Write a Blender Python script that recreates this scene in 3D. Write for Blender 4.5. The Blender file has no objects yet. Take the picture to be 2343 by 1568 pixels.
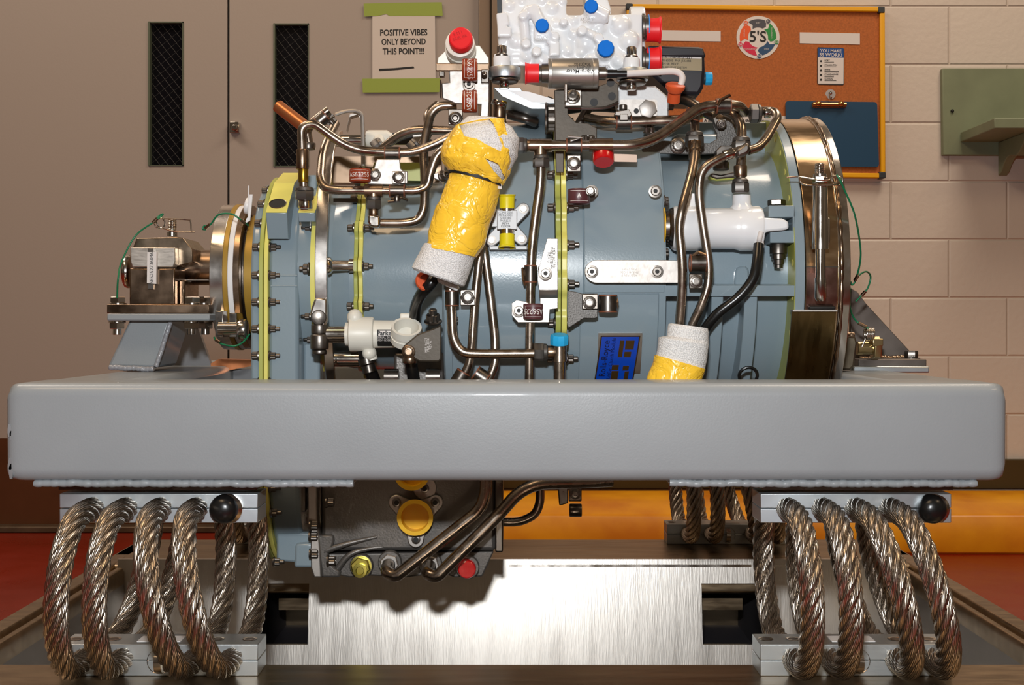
import bpy, math, random
from mathutils import Vector, Matrix, noise
V = Vector; PI = math.pi
random.seed(7)
SC = bpy.context.scene; COL = SC.collection
# ------------------------------------------------------------------ camera
F = 2900.0; CX = 1171.5; CY = 745.0; CZ = 0.705
cam = bpy.data.cameras.new('camera'); camo = bpy.data.objects.new('camera', cam); COL.objects.link(camo)
camo.location = (0, 0, CZ); camo.rotation_euler = (PI/2, 0, 0)
cam.sensor_width = 36; cam.lens = 36*F/2343; cam.shift_y = (CY-784)/2343; cam.clip_start = .05; cam.clip_end = 60
SC.camera = camo
# ------------------------------------------------------------------ light
SC.view_settings.view_transform = 'Standard'; SC.view_settings.look = 'None'
SC.view_settings.gamma = 1; SC.view_settings.use_curve_mapping = False
SC.view_settings.exposure = 0.0
w = bpy.data.worlds.new('hangar_light'); SC.world = w; w.use_nodes = True
wn = w.node_tree; wn.nodes.clear()
wo = wn.nodes.new('ShaderNodeOutputWorld'); wb = wn.nodes.new('ShaderNodeBackground')
tc = wn.nodes.new('ShaderNodeTexCoord'); wnz = wn.nodes.new('ShaderNodeTexNoise'); wnz.inputs['Scale'].default_value = 2.2
wnz.inputs['Detail'].default_value = 3
wr = wn.nodes.new('ShaderNodeValToRGB')
wr.color_ramp.elements[0].position = .38; wr.color_ramp.elements[0].color = (.040, .027, .017, 1)
wr.color_ramp.elements[1].position = .68; wr.color_ramp.elements[1].color = (.48, .36, .25, 1)
wn.links.new(tc.outputs['Generated'], wnz.inputs['Vector']); wn.links.new(wnz.outputs['Fac'], wr.inputs['Fac'])
wn.links.new(wr.outputs['Color'], wb.inputs['Color']); wb.inputs['Strength'].default_value = .42
wn.links.new(wb.outputs[0], wo.inputs['Surface'])
def area(name, loc, tgt, sx, sy, power, color):
    l = bpy.data.lights.new(name, 'AREA'); l.shape = 'RECTANGLE'; l.size = sx; l.size_y = sy; l.energy = power; l.color = color
    o = bpy.data.objects.new(name, l); COL.objects.link(o); o.location = loc
    o.rotation_euler = (V(tgt)-V(loc)).to_track_quat('-Z', 'Y').to_euler(); return o
area('camera_flash', (-.03, -.02, CZ+.258), (0.0, 2.2, CZ-.12), .075, .05, 24, (.955, .98, 1))
area('ceiling_lamp_near', (-1.2, .2, 3.6), (0, 1.9, .6), 1.4, .5, 26, (1, .70, .42))
area('ceiling_lamp_far', (1.5, 2.6, 3.7), (0.8, 3.2, .0), 1.8, .6, 52, (1, .84, .68))
area('ceiling_lamp_left', (-2.2, 2.6, 3.7), (-1.6, 3.4, .0), 1.8, .6, 46, (1, .84, .70))
area('ceiling_lamp_right', (2.6, .4, 3.4), (0.4, 1.9, .6), 1.4, .4, 18, (1, .72, .45))
# ------------------------------------------------------------------ helpers
def P(x, y, Y): return V(((x-CX)*Y/F, Y, CZ+(CY-y)*Y/F))
def XX(x, Y): return (x-CX)*Y/F
def ZZ(y, Y): return CZ+(CY-y)*Y/F
AY = 1.9; AZ = CZ+.072
def C(x, y, R, az=None):
    az = (AZ if az is None else az)-CZ
    dz = (CY-y)/F; a = 1+dz*dz; b = -2*(AY+dz*az); c = AY*AY+az*az-R*R
    d = b*b-4*a*c
    t = (-b-math.sqrt(d))/(2*a) if d > 0 else -b/(2*a)
    return P(x, y, t)
def K(X, phi, R): return V((X, AY-R*math.cos(phi), AZ+R*math.sin(phi)))
ORG = {}
def lin(c):
    return tuple(((u/255)/12.92 if u/255 <= .04045 else ((u/255+.055)/1.055)**2.4) for u in c)
class G:
    def __init__(s): s.v = []; s.f = []; s.m = []; s.uv = None
    def add(s, vs, fs, m=0):
        b = len(s.v); s.v += [V(p) for p in vs]; s.f += [tuple(i+b for i in f) for f in fs]; s.m += [m]*len(fs); return s
    def box(s, a, b, m=0):
        x0, y0, z0 = a; x1, y1, z1 = b
        return s.add([(x0,y0,z0),(x1,y0,z0),(x1,y1,z0),(x0,y1,z0),(x0,y0,z1),(x1,y0,z1),(x1,y1,z1),(x0,y1,z1)],
                     [(0,3,2,1),(4,5,6,7),(0,1,5,4),(1,2,6,5),(2,3,7,6),(3,0,4,7)], m)
    def lathe(s, o, d, prof, n=24, m=0, capa=True, capb=True, arc=None):
        o = V(o); d = V(d).normalized(); u = d.orthogonal().normalized(); w_ = d.cross(u)
        vs = []
        for t, r in prof:
            for k in range(n):
                a = 2*PI*k/n; rr = r(k) if callable(r) else r
                vs.append(o+d*t+(u*math.cos(a)+w_*math.sin(a))*rr)
        fs = []
        L = len(prof)
        for i in range(L-1):
            for k in range(n):
                k2 = (k+1) % n; fs.append((i*n+k, i*n+k2, (i+1)*n+k2, (i+1)*n+k))
        if capa: fs.append(tuple(range(n-1, -1, -1)))
        if capb: fs.append(tuple((L-1)*n+k for k in range(n)))
        return s.add(vs, fs, m)
    def cyl(s, a, b, r, r2=None, n=20, m=0):
        a = V(a); b = V(b); return s.lathe(a, b-a, [(0, r), ((b-a).length, r if r2 is None else r2)], n, m)
    def rcyl(s, a, b, r, e=.15, n=24, m=0):   # rounded-edge cylinder
        a = V(a); b = V(b); L = (b-a).length; q = r*e
        return s.lathe(a, b-a, [(0, r-q), (q*.3, r-q*.3), (q, r), (L-q, r), (L-q*.3, r-q*.3), (L, r-q)], n, m)
    def prism(s, pts, vec, m=0, mside=None):
        n = len(pts); vec = V(vec); s.add([V(p) for p in pts]+[V(p)+vec for p in pts], [tuple(range(n)), tuple(range(2*n-1, n-1, -1))], m)
        b = len(s.v)-2*n
        for i in range(n):
            j = (i+1) % n; s.f.append((b+i, b+n+i, b+n+j, b+j)); s.m.append(m if mside is None else mside)
        return s
    def plate(s, px, Y, t, m=0):     # outline seen from the front, real thickness t going back
        return s.prism([P(x, y, Y) for x, y in px], (0, t, 0), m)
    def pprism(s, pts3, t, m=0):
        c = sum((V(p) for p in pts3), V())/len(pts3)
        nrm = (V(pts3[1])-V(pts3[0])).cross(V(pts3[2])-V(pts3[1])).normalized()
        if nrm.y < 0: nrm = -nrm
        return s.prism(pts3, nrm*t, m)
    def sweep(s, pts, r, n=12, m=0, cap=True):
        pts = [V(p) for p in pts]; N = len(pts); T = []
        for i in range(N):
            T.append((pts[min(i+1, N-1)]-pts[max(i-1, 0)]).normalized())
        u = T[0].orthogonal().normalized(); vs = []
        for i in range(N):
            u = (u-T[i]*u.dot(T[i])).normalized(); w_ = T[i].cross(u); rr = r(i/(N-1)) if callable(r) else r
            for k in range(n):
                a = 2*PI*k/n; vs.append(pts[i]+(u*math.cos(a)+w_*math.sin(a))*rr)
        fs = []
        for i in range(N-1):
            for k in range(n):
                k2 = (k+1) % n; fs.append((i*n+k, i*n+k2, (i+1)*n+k2, (i+1)*n+k))
        if cap: fs += [tuple(range(n-1, -1, -1)), tuple((N-1)*n+k for k in range(n))]
        return s.add(vs, fs, m)
    def ball(s, c, r, m=0, n=14, k=8):
        c = V(c); r = V(r) if not isinstance(r, (int, float)) else V((r, r, r)); vs = []; fs = []
        for i in range(k+1):
            t = PI*i/k
            for j in range(n):
                a = 2*PI*j/n; vs.append(c+V((r.x*math.sin(t)*math.cos(a), r.y*math.sin(t)*math.sin(a), r.z*math.cos(t))))
        for i in range(k):
            for j in range(n): fs.append((i*n+j, (i+1)*n+j, (i+1)*n+(j+1) % n, i*n+(j+1) % n))
        return s.add(vs, fs, m)
    def band(s, X0, X1, R0, R1, f0=0, f1=2*PI, n=96, m=0, cy=None, cz=None):   # ring about the shaft axis (R0 inner, R1 outer)
        cy = AY if cy is None else cy; cz = AZ if cz is None else cz
        full = abs(f1-f0-2*PI) < 1e-6; N = n if full else n+1; vs = []
        for i in range(N):
            a = f0+(f1-f0)*i/n
            for X_, R_ in ((X0, R1), (X1, R1), (X1, R0), (X0, R0)):
                vs.append((X_, cy-R_*math.cos(a), cz+R_*math.sin(a)))
        fs = []
        for i in range(n):
            j = (i+1) % N
            for k in range(4): fs.append((4*i+k, 4*j+k, 4*j+(k+1) % 4, 4*i+(k+1) % 4))
        if not full: fs += [(0, 1, 2, 3), (4*N-1, 4*N-2, 4*N-3, 4*N-4)]
        return s.add(vs, fs, m)
    def bolt(s, p, d, r, h=None, m=0, nutty=False):   # twelve-point head with washer face
        p = V(p); d = V(d).normalized(); h = h or r*1.5
        s.lathe(p, d, [(0, r*1.25), (h*.16, r*1.3), (h*.3, r*1.05)], 16, m)
        s.lathe(p, d, [(h*.25, lambda k: r*(1 if k % 2 else .84)), (h*.92, lambda k: r*(1 if k % 2 else .84)), (h, lambda k: r*.78)]+([] if nutty else [(h, lambda k: r*.5), (h*.55, lambda k: r*.46)]), 24, m)
        if nutty: s.lathe(p, d, [(h*.95, r*.6), (h*1.5, r*.6), (h*1.6, r*.45)], 12, m)
        return s
    def hexn(s, p, d, r, h, m=0):
        p = V(p); d = V(d).normalized()
        return s.lathe(p, d, [(0, r*.9), (h*.12, r), (h*.88, r), (h, r*.9)], 6, m)
def link(name, g, mats, parent=None, bevel=0, smooth=38, uvs=None):
    me = bpy.data.meshes.new(name)
    o = bpy.data.objects.new(name, me); COL.objects.link(o)
    if parent is not None:
        org = ORG[parent.name]; o.parent = parent; ORG[o.name] = org
    else:
        xs = [p.x for p in g.v]; ys = [p.y for p in g.v]; zs = [p.z for p in g.v]
        org = V(((min(xs)+max(xs))/2, (min(ys)+max(ys))/2, min(zs))); o.location = org; ORG[o.name] = org
    me.from_pydata([p-org for p in g.v], [], g.f)
    if not isinstance(mats, (list, tuple)): mats = [mats]
    for m in mats: me.materials.append(m)
    me.polygons.foreach_set('material_index', g.m)
    if uvs:
        ul = me.uv_layers.new(name='UVMap')
        for li, lp in enumerate(me.loops): ul.data[li].uv = uvs[lp.vertex_index]
    me.validate(); me.update()
    import bmesh
    bm = bmesh.new(); bm.from_mesh(me); bmesh.ops.recalc_face_normals(bm, faces=bm.faces); bm.to_mesh(me); bm.free()
    me.shade_smooth(); me.set_sharp_from_angle(angle=math.radians(smooth))
    if bevel:
        b = o.modifiers.new('bevel', 'BEVEL'); b.width = bevel; b.segments = 2; b.limit_method = 'ANGLE'; b.angle_limit = math.radians(40); b.harden_normals = False
    return o
def tag(o, label, cat, group=None):
    o['label'] = label; o['category'] = cat
    if group: o['group'] = group
    return o
def struct(o): o['kind'] = 'structure'; return o
def thing(name, label, cat, loc, group=None):
    o = bpy.data.objects.new(name, None); COL.objects.link(o); o.location = loc; o.empty_display_size = .05
    ORG[o.name] = V(loc); return tag(o, label, cat, group)
def fillet(pts, rad=.03, k=7):
    pts = [V(p) for p in pts]; out = [pts[0]]
    for i in range(1, len(pts)-1):
        a, b, c = pts[i-1], pts[i], pts[i+1]; d0 = (a-b); d1 = (c-b); l = min(rad, d0.length*.48, d1.length*.48)
        p0 = b+d0.normalized()*l; p1 = b+d1.normalized()*l
        for j in range(k+1):
            t = j/k; out.append(p0*(1-t)**2+b*2*t*(1-t)+p1*t*t)
    out.append(pts[-1]); return out
def smoothpath(pts, n=10):
    pts = [V(p) for p in pts]; q = [pts[0]*2-pts[1]]+pts+[pts[-1]*2-pts[-2]]; out = []
    for i in range(1, len(q)-2):
        for j in range(n):
            t = j/n; a, b, c, d = q[i-1:i+3]
            out.append(.5*((2*b)+(c-a)*t+(2*a-5*b+4*c-d)*t*t+(3*b-a-3*c+d)*t**3))
    out.append(pts[-1]); return out
def text_geo(body, size, align='CENTER', bold=0.0, spacing=1.0, line=1.0):
    cu = bpy.data.curves.new('lettering', 'FONT'); cu.body = body; cu.size = size; cu.align_x = align; cu.align_y = 'CENTER'
    cu.offset = bold; cu.space_character = spacing; cu.space_line = line; cu.resolution_u = 3
    o = bpy.data.objects.new('lettering', cu); COL.objects.link(o)
    dg = bpy.context.evaluated_depsgraph_get(); me = bpy.data.meshes.new_from_object(o.evaluated_get(dg))
    vs = [v.co.copy() for v in me.vertices]; fs = [tuple(p.vertices) for p in me.polygons]
    bpy.data.objects.remove(o); bpy.data.meshes.remove(me); bpy.data.curves.remove(cu)
    return vs, fs
def text_on(g, body, size, fn, m=0, **k):
    vs, fs = text_geo(body, size, **k); g.add([fn(v.x, v.y) for v in vs], fs, m); return g
# ------------------------------------------------------------------ materials
def nmat(name):
    m = bpy.data.materials.new(name); m.use_nodes = True; nt = m.node_tree; b = nt.nodes['Principled BSDF']; return m, nt, b
def node(nt, t, **k):
    n = nt.nodes.new(t)
    for a, v in k.items():
        if a in n.inputs: n.inputs[a].default_value = v
        else: setattr(n, a, v)
    return n
def mat(name, c, rough=.5, metal=0, var=0.0, vs=8, bump=0, bs=200, coat=0, aniso=None, rv=0, spec=.5, c2=None, stretch=None, bd=2):
    m, nt, b = nmat(name); col = lin(c)
    b.inputs['Base Color'].default_value = (*col, 1); b.inputs['Roughness'].default_value = rough; b.inputs['Metallic'].default_value = metal
    b.inputs['Specular IOR Level'].default_value = spec
    if coat: b.inputs['Coat Weight'].default_value = coat; b.inputs['Coat Roughness'].default_value = .06
    t = node(nt, 'ShaderNodeTexCoord'); src = t.outputs['Object']
    if stretch:
        mp = node(nt, 'ShaderNodeMapping'); mp.inputs['Scale'].default_value = stretch; nt.links.new(src, mp.inputs['Vector']); src = mp.outputs[0]
    if var:
        nz = node(nt, 'ShaderNodeTexNoise', Scale=vs, Detail=5.0); nt.links.new(src, nz.inputs['Vector'])
        r = node(nt, 'ShaderNodeValToRGB'); e = r.color_ramp.elements
        c2l = lin(c2) if c2 else tuple(x*(1-var) for x in col)
        e[0].position = .35; e[0].color = (*c2l, 1); e[1].position = .65; e[1].color = (*tuple(min(1, x*(1+var*.4)) for x in col), 1)
        nt.links.new(nz.outputs['Fac'], r.inputs['Fac']); nt.links.new(r.outputs[0], b.inputs['Base Color'])
    if rv:
        nz = node(nt, 'ShaderNodeTexNoise', Scale=vs*2, Detail=6.0); nt.links.new(src, nz.inputs['Vector'])
        mr = node(nt, 'ShaderNodeMapRange'); mr.inputs[1].default_value = .3; mr.inputs[2].default_value = .7
        mr.inputs[3].default_value = max(.02, rough-rv); mr.inputs[4].default_value = rough+rv
        nt.links.new(nz.outputs['Fac'], mr.inputs[0]); nt.links.new(mr.outputs[0], b.inputs['Roughness'])
    if bump:
        nz = node(nt, 'ShaderNodeTexNoise', Scale=bs, Detail=float(bd)); nt.links.new(src, nz.inputs['Vector'])
        bp = node(nt, 'ShaderNodeBump', Strength=bump, Distance=.002); nt.links.new(nz.outputs['Fac'], bp.inputs['Height']); nt.links.new(bp.outputs[0], b.inputs['Normal'])
    return m
BLUEG = mat('blue_grey_paint', (132,148,157), .22, coat=.5, bump=.05, bs=420)
BLUEG2 = mat('blue_grey_paint_satin', (128,144,153), .3, coat=.3, bump=.03, bs=260, bd=1)
PRIMER = mat('yellow_green_primer', (222,214,110), .38, var=.1, vs=20)
PRIMER2 = mat('olive_primer', (168,172,84), .4)
STEEL = mat('bent_tube_steel', (164,150,136), .27, 1, rv=.08, vs=30)
STEELD = mat('dark_steel', (112,106,100), .34, 1, rv=.1, vs=30)
BOLTM = mat('bolt_steel', (126,120,114), .36, 1)
CHROME = mat('polished_steel', (205,198,190), .16, 1, rv=.07, vs=20)
DKPL = mat('dark_bracket_plate', (72,64,54), .5, .35, var=.15, vs=30, bump=.08)
MILLED = mat('milled_face_steel', (196,188,178), .42, .9, rv=.06, vs=30, bump=.1, bs=80, stretch=(1,1,6))
STRAPM = mat('brushed_strap_steel', (214,208,202), .25, 1, rv=.05, vs=20)
BRUSH = mat('brushed_steel', (205,198,190), .34, 1, bump=.15, bs=60, stretch=(1,1,22), rv=.1, vs=14)
BAREP = mat('bare_plate_steel', (178,172,166), .5, 1, rv=.04, vs=60, bump=.05)
SENSP = mat('sensor_plate_alloy', (168,168,168), .55, .6, bump=.05)
GREYSP = mat('speckled_grey_steel', (98,95,92), .5, .7, var=.25, vs=500, bump=.25, bs=500)
FITN = mat('fitting_nut_grey', (110,106,102), .42, .85)
WHITE = mat('gloss_white_paint', (232,234,236), .22, coat=.6)
CREAM = mat('cream_white_paint', (224,220,208), .4)
BLACKR = mat('black_rubber', (18,18,18), .28)
BLACKP = mat('black_housing_paint', (32,30,36), .4)
REDC = mat('red_plastic', (228,28,36), .42, bump=.03)
REDM = mat('red_anodised_cap', (190,14,18), .25, coat=.5)
BLUEC = mat('blue_plastic', (0,112,214), .6, spec=.15)
CYANC = mat('light_blue_plastic', (40,165,220), .45, spec=.3)
YELC = mat('yellow_plastic', (226,208,22), .38)
YELD = mat('amber_plastic', (232,180,20), .4)
CLAMPR = mat('rust_red_clamp_cushion', (138,52,24), .35)
EDGEB = mat('brown_clamp_liner', (116,66,42), .5)
CLAMPP = mat('purple_brown_clamp_cushion', (84,44,48), .38)
ORNG = mat('orange_rubber', (205,84,40), .42)
BEAMP = mat('grey_frame_paint', (138,143,146), .42, coat=.2, bump=.07, bs=480, var=.05, vs=5, rv=.05, spec=.4)
WELDP = mat('painted_weld', (142,143,148), .3, coat=.3, bump=.5, bs=180)
PALU = mat('machined_aluminium', (196,203,207), .42, .95, rv=.05, vs=10, bump=.03, bs=60)
TRAYM = mat('brushed_aluminium_sheet', (214,208,200), .36, 1, var=.06, vs=3, rv=.04, bump=.10, bs=60, stretch=(10,1,.6))
TRAYB = mat('bare_aluminium_rail', (158,138,112), .36, 1, var=.2, vs=10, rv=.08, stretch=(1,6,6))
NAVY = mat('navy_rubber_lining', (58,54,58), .6, var=.2, vs=6)
GEARB = mat('grey_cast_housing', (100,96,92), .42, .55, bump=.15, bs=350, rv=.08)
FLOORM = mat('red_floor_paint', (128,30,8), .32, var=.12, vs=3, rv=.08)
WOODG = mat('green_painted_wood', (120,128,100), .55, var=.12, vs=9, bump=.1, bs=60)
YPAINT = mat('yellow_curb_paint', (232,160,14), .38, var=.22, vs=4, c2=(205,120,8), bump=.2, bs=25)
OLIVE = mat('dark_olive_vinyl', (66,52,22), .45)
DOORM = mat('taupe_door_paint', (164,152,142), .42, bump=.1, bs=150)
FRAMEM = mat('tan_door_frame', (128,108,88), .45)
KICK = mat('brown_kick_plate', (104,66,42), .3, .4, var=.15, vs=6)
GOLDM = mat('warm_cover_sheet', (120,98,62), .3, 1, rv=.1, vs=8, stretch=(6,1,1))
RAWP = mat('raw_gusset_steel', (120,112,106), .42, .9, var=.3, vs=9, rv=.1)
CORK = mat('cork', (176,98,44), .8, var=.18, vs=160, bump=.2, bs=300)
YFRAME = mat('amber_frame', (232,168,8), .4)
DKPLAST = mat('dark_corner_plastic', (44,50,54), .5)
PAPER = mat('paper', (208,198,188), .7)
LABELW = mat('label_white', (214,208,204), .6)
INK = mat('black_ink', (20,19,18), .6)
INKB = mat('blue_ink', (0,66,136), .5)
CLIPB = mat('navy_clipboard', (10,62,94), .45)
TAPEG = mat('green_masking_tape', (146,164,66), .6)
GREENW = mat('green_lanyard', (14,110,70), .35)
WIREM = mat('spring_wire', (214,206,196), .2, 1)
TAN = mat('tan_anodised_ring', (168,132,52), .4, .3)
RINGW = mat('white_seal_ring', (226,224,224), .4)
BROWNST = mat('brown_steel', (146,124,104), .28, 1, rv=.1, vs=14)  # steel with a brownish base colour
COPPER = mat('copper_and_floor_reflection', (206,130,84), .35, .8)
DARKIN = mat('recess_shade_black', (16,14,13), .6)  # near-black: painted shade in holes, slots and gaps; also a dark screw head
SEALB = mat('seal_blue', (60,140,220), .4)
# ------------------------------------------------------------------ the room
WY = 4.35
WALLM, nt, b = nmat('painted_block_wall')
t = node(nt, 'ShaderNodeTexCoord'); sx = node(nt, 'ShaderNodeSeparateXYZ'); nt.links.new(t.outputs['Object'], sx.inputs[0])
ad = node(nt, 'ShaderNodeMath', operation='ADD'); nt.links.new(sx.outputs[0], ad.inputs[0]); ad.inputs[1].default_value = -.1+.0
cb = node(nt, 'ShaderNodeCombineXYZ'); nt.links.new(ad.outputs[0], cb.inputs[0]); nt.links.new(sx.outputs[2], cb.inputs[1])
br = node(nt, 'ShaderNodeTexBrick'); br.offset = .5; br.offset_frequency = 2; br.squash = 1
for k_, v_ in (('Scale', 1), ('Mortar Size', .006), ('Mortar Smooth', .9), ('Brick Width', .4), ('Row Height', .2)): br.inputs[k_].default_value = v_
br.inputs['Color1'].default_value = (*lin((206,195,183)), 1); br.inputs['Color2'].default_value = (*lin((202,190,178)), 1); br.inputs['Mortar'].default_value = (*lin((196,182,168)), 1)
nt.links.new(cb.outputs[0], br.inputs['Vector']); nt.links.new(br.outputs['Color'], b.inputs['Base Color'])
nz = node(nt, 'ShaderNodeTexNoise', Scale=55.0, Detail=3.0); nt.links.new(t.outputs['Object'], nz.inputs['Vector'])
b1 = node(nt, 'ShaderNodeBump', Strength=.25, Distance=.004); nt.links.new(nz.outputs['Fac'], b1.inputs['Height'])
b2 = node(nt, 'ShaderNodeBump', Strength=.8, Distance=.0035, invert=True); nt.links.new(br.outputs['Fac'], b2.inputs['Height']); nt.links.new(b1.outputs[0], b2.inputs['Normal'])
nt.links.new(b2.outputs[0], b.inputs['Normal']); b.inputs['Roughness'].default_value = .38
dx1 = XX(1135, WY)
g = G().box((-5, -3, -.1), (5, WY+.3, 0)); o = struct(link('floor', g, FLOORM))
me = o.data
g = G().box((dx1, WY, 0), (5, WY+.25, 3.6)).box((-5, WY, 0), (XX(-520, WY), WY+.25, 3.6)).box((XX(-520, WY), WY, 2.3), (dx1, WY+.25, 3.6))
wall = struct(link('wall_back', g, WALLM))
# object coordinates must run from the world origin for the block joints
for v in wall.data.vertices: v.co += wall.location
wall.location = (0, 0, 0)
g = G().box((XX(1130, WY)-.05, WY-.02, ZZ(1118, WY)), (4.6, WY-.002, ZZ(1050, WY))); struct(link('baseboard_back', g, OLIVE, bevel=.004))
# door frame and the two leaves
g = G().box((XX(1096, WY), WY-.03, 0), (XX(1122, WY), WY+.1, 2.3)).box((XX(1122, WY), WY-.012, 0), (XX(1126, WY), WY+.08, 2.3)).box((XX(1126, WY), WY-.05, 0), (XX(1144, WY), WY+.1, 2.3))
struct(link('trim_1', g, [FRAMEM], bevel=.004))
def leaf(nm, x0, x1, w0, w1, wt, wbm, kick):
    Y = WY+.01; T = .045; zt = 2.25; z0 = .01
    g = G(); a, c_ = XX(w0, Y), XX(w1, Y); zt_, zb = ZZ(wt, Y), ZZ(wbm, Y); X0, X1 = XX(x0, Y), XX(x1, Y)
    g.box((X0, Y, z0), (a, Y+T, zt)).box((c_, Y, z0), (X1, Y+T, zt)).box((a, Y, z0), (c_, Y+T, zb)).box((a, Y, zt_), (c_, Y+T, zt))
    d = struct(link(nm, g, DOORM))
    g = G(); q = .006
    g.box((a, Y-.006, zb), (a+q, Y+T, zt_)).box((c_-q*.6, Y-.004, zb), (c_, Y+T, zt_)).box((a, Y-.004, zt_-q*.7), (c_, Y+T, zt_)).box((a, Y-.004, zb), (c_, Y+T, zb+q*.5))
    link('glazing_bead', g, mat('grey_green_bead', (84,92,74), .4), d)
    g = G().box((a, Y+.02, zb), (c_, Y+.026, zt_)); link('wired_glass_pane', g, WGLASS, d)
    if kick:
        g = G().box((X0+.01, Y-.003, .012), (X1-.01, Y, ZZ(1003, Y)))
        for xx in range(int(X0*10)+1, int(X1*10), 3): g.rcyl((xx/10, Y-.005, ZZ(1009, Y)), (xx/10, Y-.003, ZZ(1009, Y)), .004)
        link('kick_plate', g, KICK, d)
    return d
WGLASS, nt, b = nmat('wired_glass')
b.inputs['Roughness'].default_value = .08; b.inputs['Specular IOR Level'].default_value = .4
t = node(nt, 'ShaderNodeTexCoord'); acc = None
for ang, sc, off in ((38, 46, 0), (-52, 40, .3)):
    mp = node(nt, 'ShaderNodeMapping'); mp.inputs['Rotation'].default_value = (0, math.radians(ang), 0); nt.links.new(t.outputs['Object'], mp.inputs['Vector'])
    s_ = node(nt, 'ShaderNodeSeparateXYZ'); nt.links.new(mp.outputs[0], s_.inputs[0])
    mu = node(nt, 'ShaderNodeMath', operation='MULTIPLY'); nt.links.new(s_.outputs[0], mu.inputs[0]); mu.inputs[1].default_value = sc
    fr = node(nt, 'ShaderNodeMath', operation='FRACT'); nt.links.new(mu.outputs[0], fr.inputs[0])
    lt = node(nt, 'ShaderNodeMath', operation='LESS_THAN'); nt.links.new(fr.outputs[0], lt.inputs[0]); lt.inputs[1].default_value = .07
    if acc is None:
        acc = lt
    else:
        h = node(nt, 'ShaderNodeMath', operation='MULTIPLY'); nt.links.new(lt.outputs[0], h.inputs[0]); h.inputs[1].default_value = .3
        mx = node(nt, 'ShaderNodeMath', operation='MAXIMUM'); nt.links.new(acc.outputs[0], mx.inputs[0]); nt.links.new(h.outputs[0], mx.inputs[1]); acc = mx
mx = node(nt, 'ShaderNodeMix', data_type='RGBA'); nt.links.new(acc.outputs[0], mx.inputs[0]); mx.inputs[6].default_value = (.006, .006, .008, 1); mx.inputs[7].default_value = (.085, .082, .076, 1)
nt.links.new(mx.outputs[2], b.inputs['Base Color'])
leaf('door_1', -516, 520, 340, 420, 50, 380, True)
d2 = leaf('door_2', 525, 1095, 626, 707, 54, 382, True)
g = G().box((XX(527, 4.35), WY-.012, ZZ(305, 4.35)), (XX(549, 4.35), WY+.01, ZZ(280, 4.35))).rcyl(P(538, 292, 4.338), P(538, 292, 4.32), .012)
g.box(tuple(P(534, 297, 4.325)), tuple(P(541, 286, 4.318)+V((0, 0, 0))))
link('thumb_latch', g, CHROME, d2, bevel=.002)
g = G().box((XX(519.5, WY), WY+.02, .01), (XX(525.5, WY), WY+.06, 2.25)); struct(link('door_gap_shade', g, DARKIN))  # near-black strip painting the shade between the two door leaves
g = G().box((XX(-516, WY), WY-.05, 0), (XX(1122, WY), WY+.05, .022)); struct(link('trim_3', g, mat('worn_threshold', (96,78,60), .5, .5, var=.3, vs=14), bevel=.004))
# yellow curb rail along the wall
g = G(); zc0 = 0.0
pr = [(3.90, 0), (3.90, .065), (3.93, .118), (4.02, .140), (4.31, .144), (4.31, 0)]
g.prism([V((-.16, y, z)) for y, z in pr], (4.9, 0, 0)); tag(link('curb_rail', g, YPAINT, bevel=.008), 'scuffed yellow painted guard curb on the floor along the wall', 'curb')
# ---- things on the door and wall
def wp(px, Y, g, t=.001, m=0): return g.plate(px, Y, t, m)
sg = thing('door_sign', 'white paper sign reading positive vibes only, taped to the door', 'sign', P(924, 200, 4.345))
Y = 4.354
g = G().plate([(852, 24), (995, 24), (997, 210), (852, 209)], Y-.001, .0008); link('paper_sheet', g, PAPER, sg)
def flat(Y, x, y, ang=0, sx=1, flipy=False):
    ca, sa = math.cos(math.radians(ang)), math.sin(math.radians(ang)); o = P(x, y, Y)
    return lambda u, v: o+V((u*sx*ca-v*sa, 0, u*sx*sa+v*ca))
g = G()
for s_, yy, n_ in (('POSITIVE VIBES', 75, 108), ('ONLY BEYOND', 96, 101), ('THIS POINT!!!', 118, 95)):
    vs, fs = text_geo(s_, .03, bold=.0006); ww = max(v.x for v in vs)-min(v.x for v in vs); k_ = n_*Y/F/ww
    f_ = flat(Y-.0016, 923.5, yy, .6); g.add([f_(v.x*k_, v.y*.99) for v in vs], fs)
link('lettering', g, INK, sg)
g = G().plate([(867, 157), (900, 156), (946, 152), (948, 156), (910, 160), (868, 163)], Y-.0016, .0005); link('marker_stroke', g, INK, sg)
for pts in ([(832, 8), (900, 6), (1011, 5), (1013, 36), (890, 36), (884, 32), (866, 36), (833, 38)], [(829, 180), (1008, 179), (1005, 211), (830, 212)]):
    g = G().plate(pts, Y-.0022, .0006); link('tape_strip', g, TAPEG, sg)
# cork board
YB = 4.32
cb_ = thing('cork_board', 'cork notice board with yellow frame and dark corners on block wall', 'notice board', P(1730, 408, 4.33))
g = G().plate([(1440, 16), (2018, 22), (2020, 400), (1440, 392)], YB+.005, .02); link('cork_sheet', g, CORK, cb_)
def strip(a, b_, w_, Y0, t):
    a = V(a); b_ = V(b_); d = (b_-a).normalized(); n_ = V((-d.y, d.x))*w_/2
    return [(a+n_)[:], (b_+n_)[:], (b_-n_)[:], (a-n_)[:]]
for a_, b__ in (((1440, 14), (2018, 21)), ((2019.5, 21), (2021, 402)), ((1440, 393), (2021, 402)), ((1440, 14), (1438, 393))):
    g = G().plate(strip(a_, b__, 11, 0, 0), YB-.008, .03); link('frame_rail', g, YFRAME, cb_, bevel=.003)
for x, y in ((1441, 15), (2018, 22), (2020, 401), (1440, 392)):
    g = G().plate([(x-8, y-8), (x+7, y-7.5), (x+7, y+7), (x-8, y+7)], YB-.011, .034); link('corner_cap', g, DKPLAST, cb_, bevel=.003)
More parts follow.
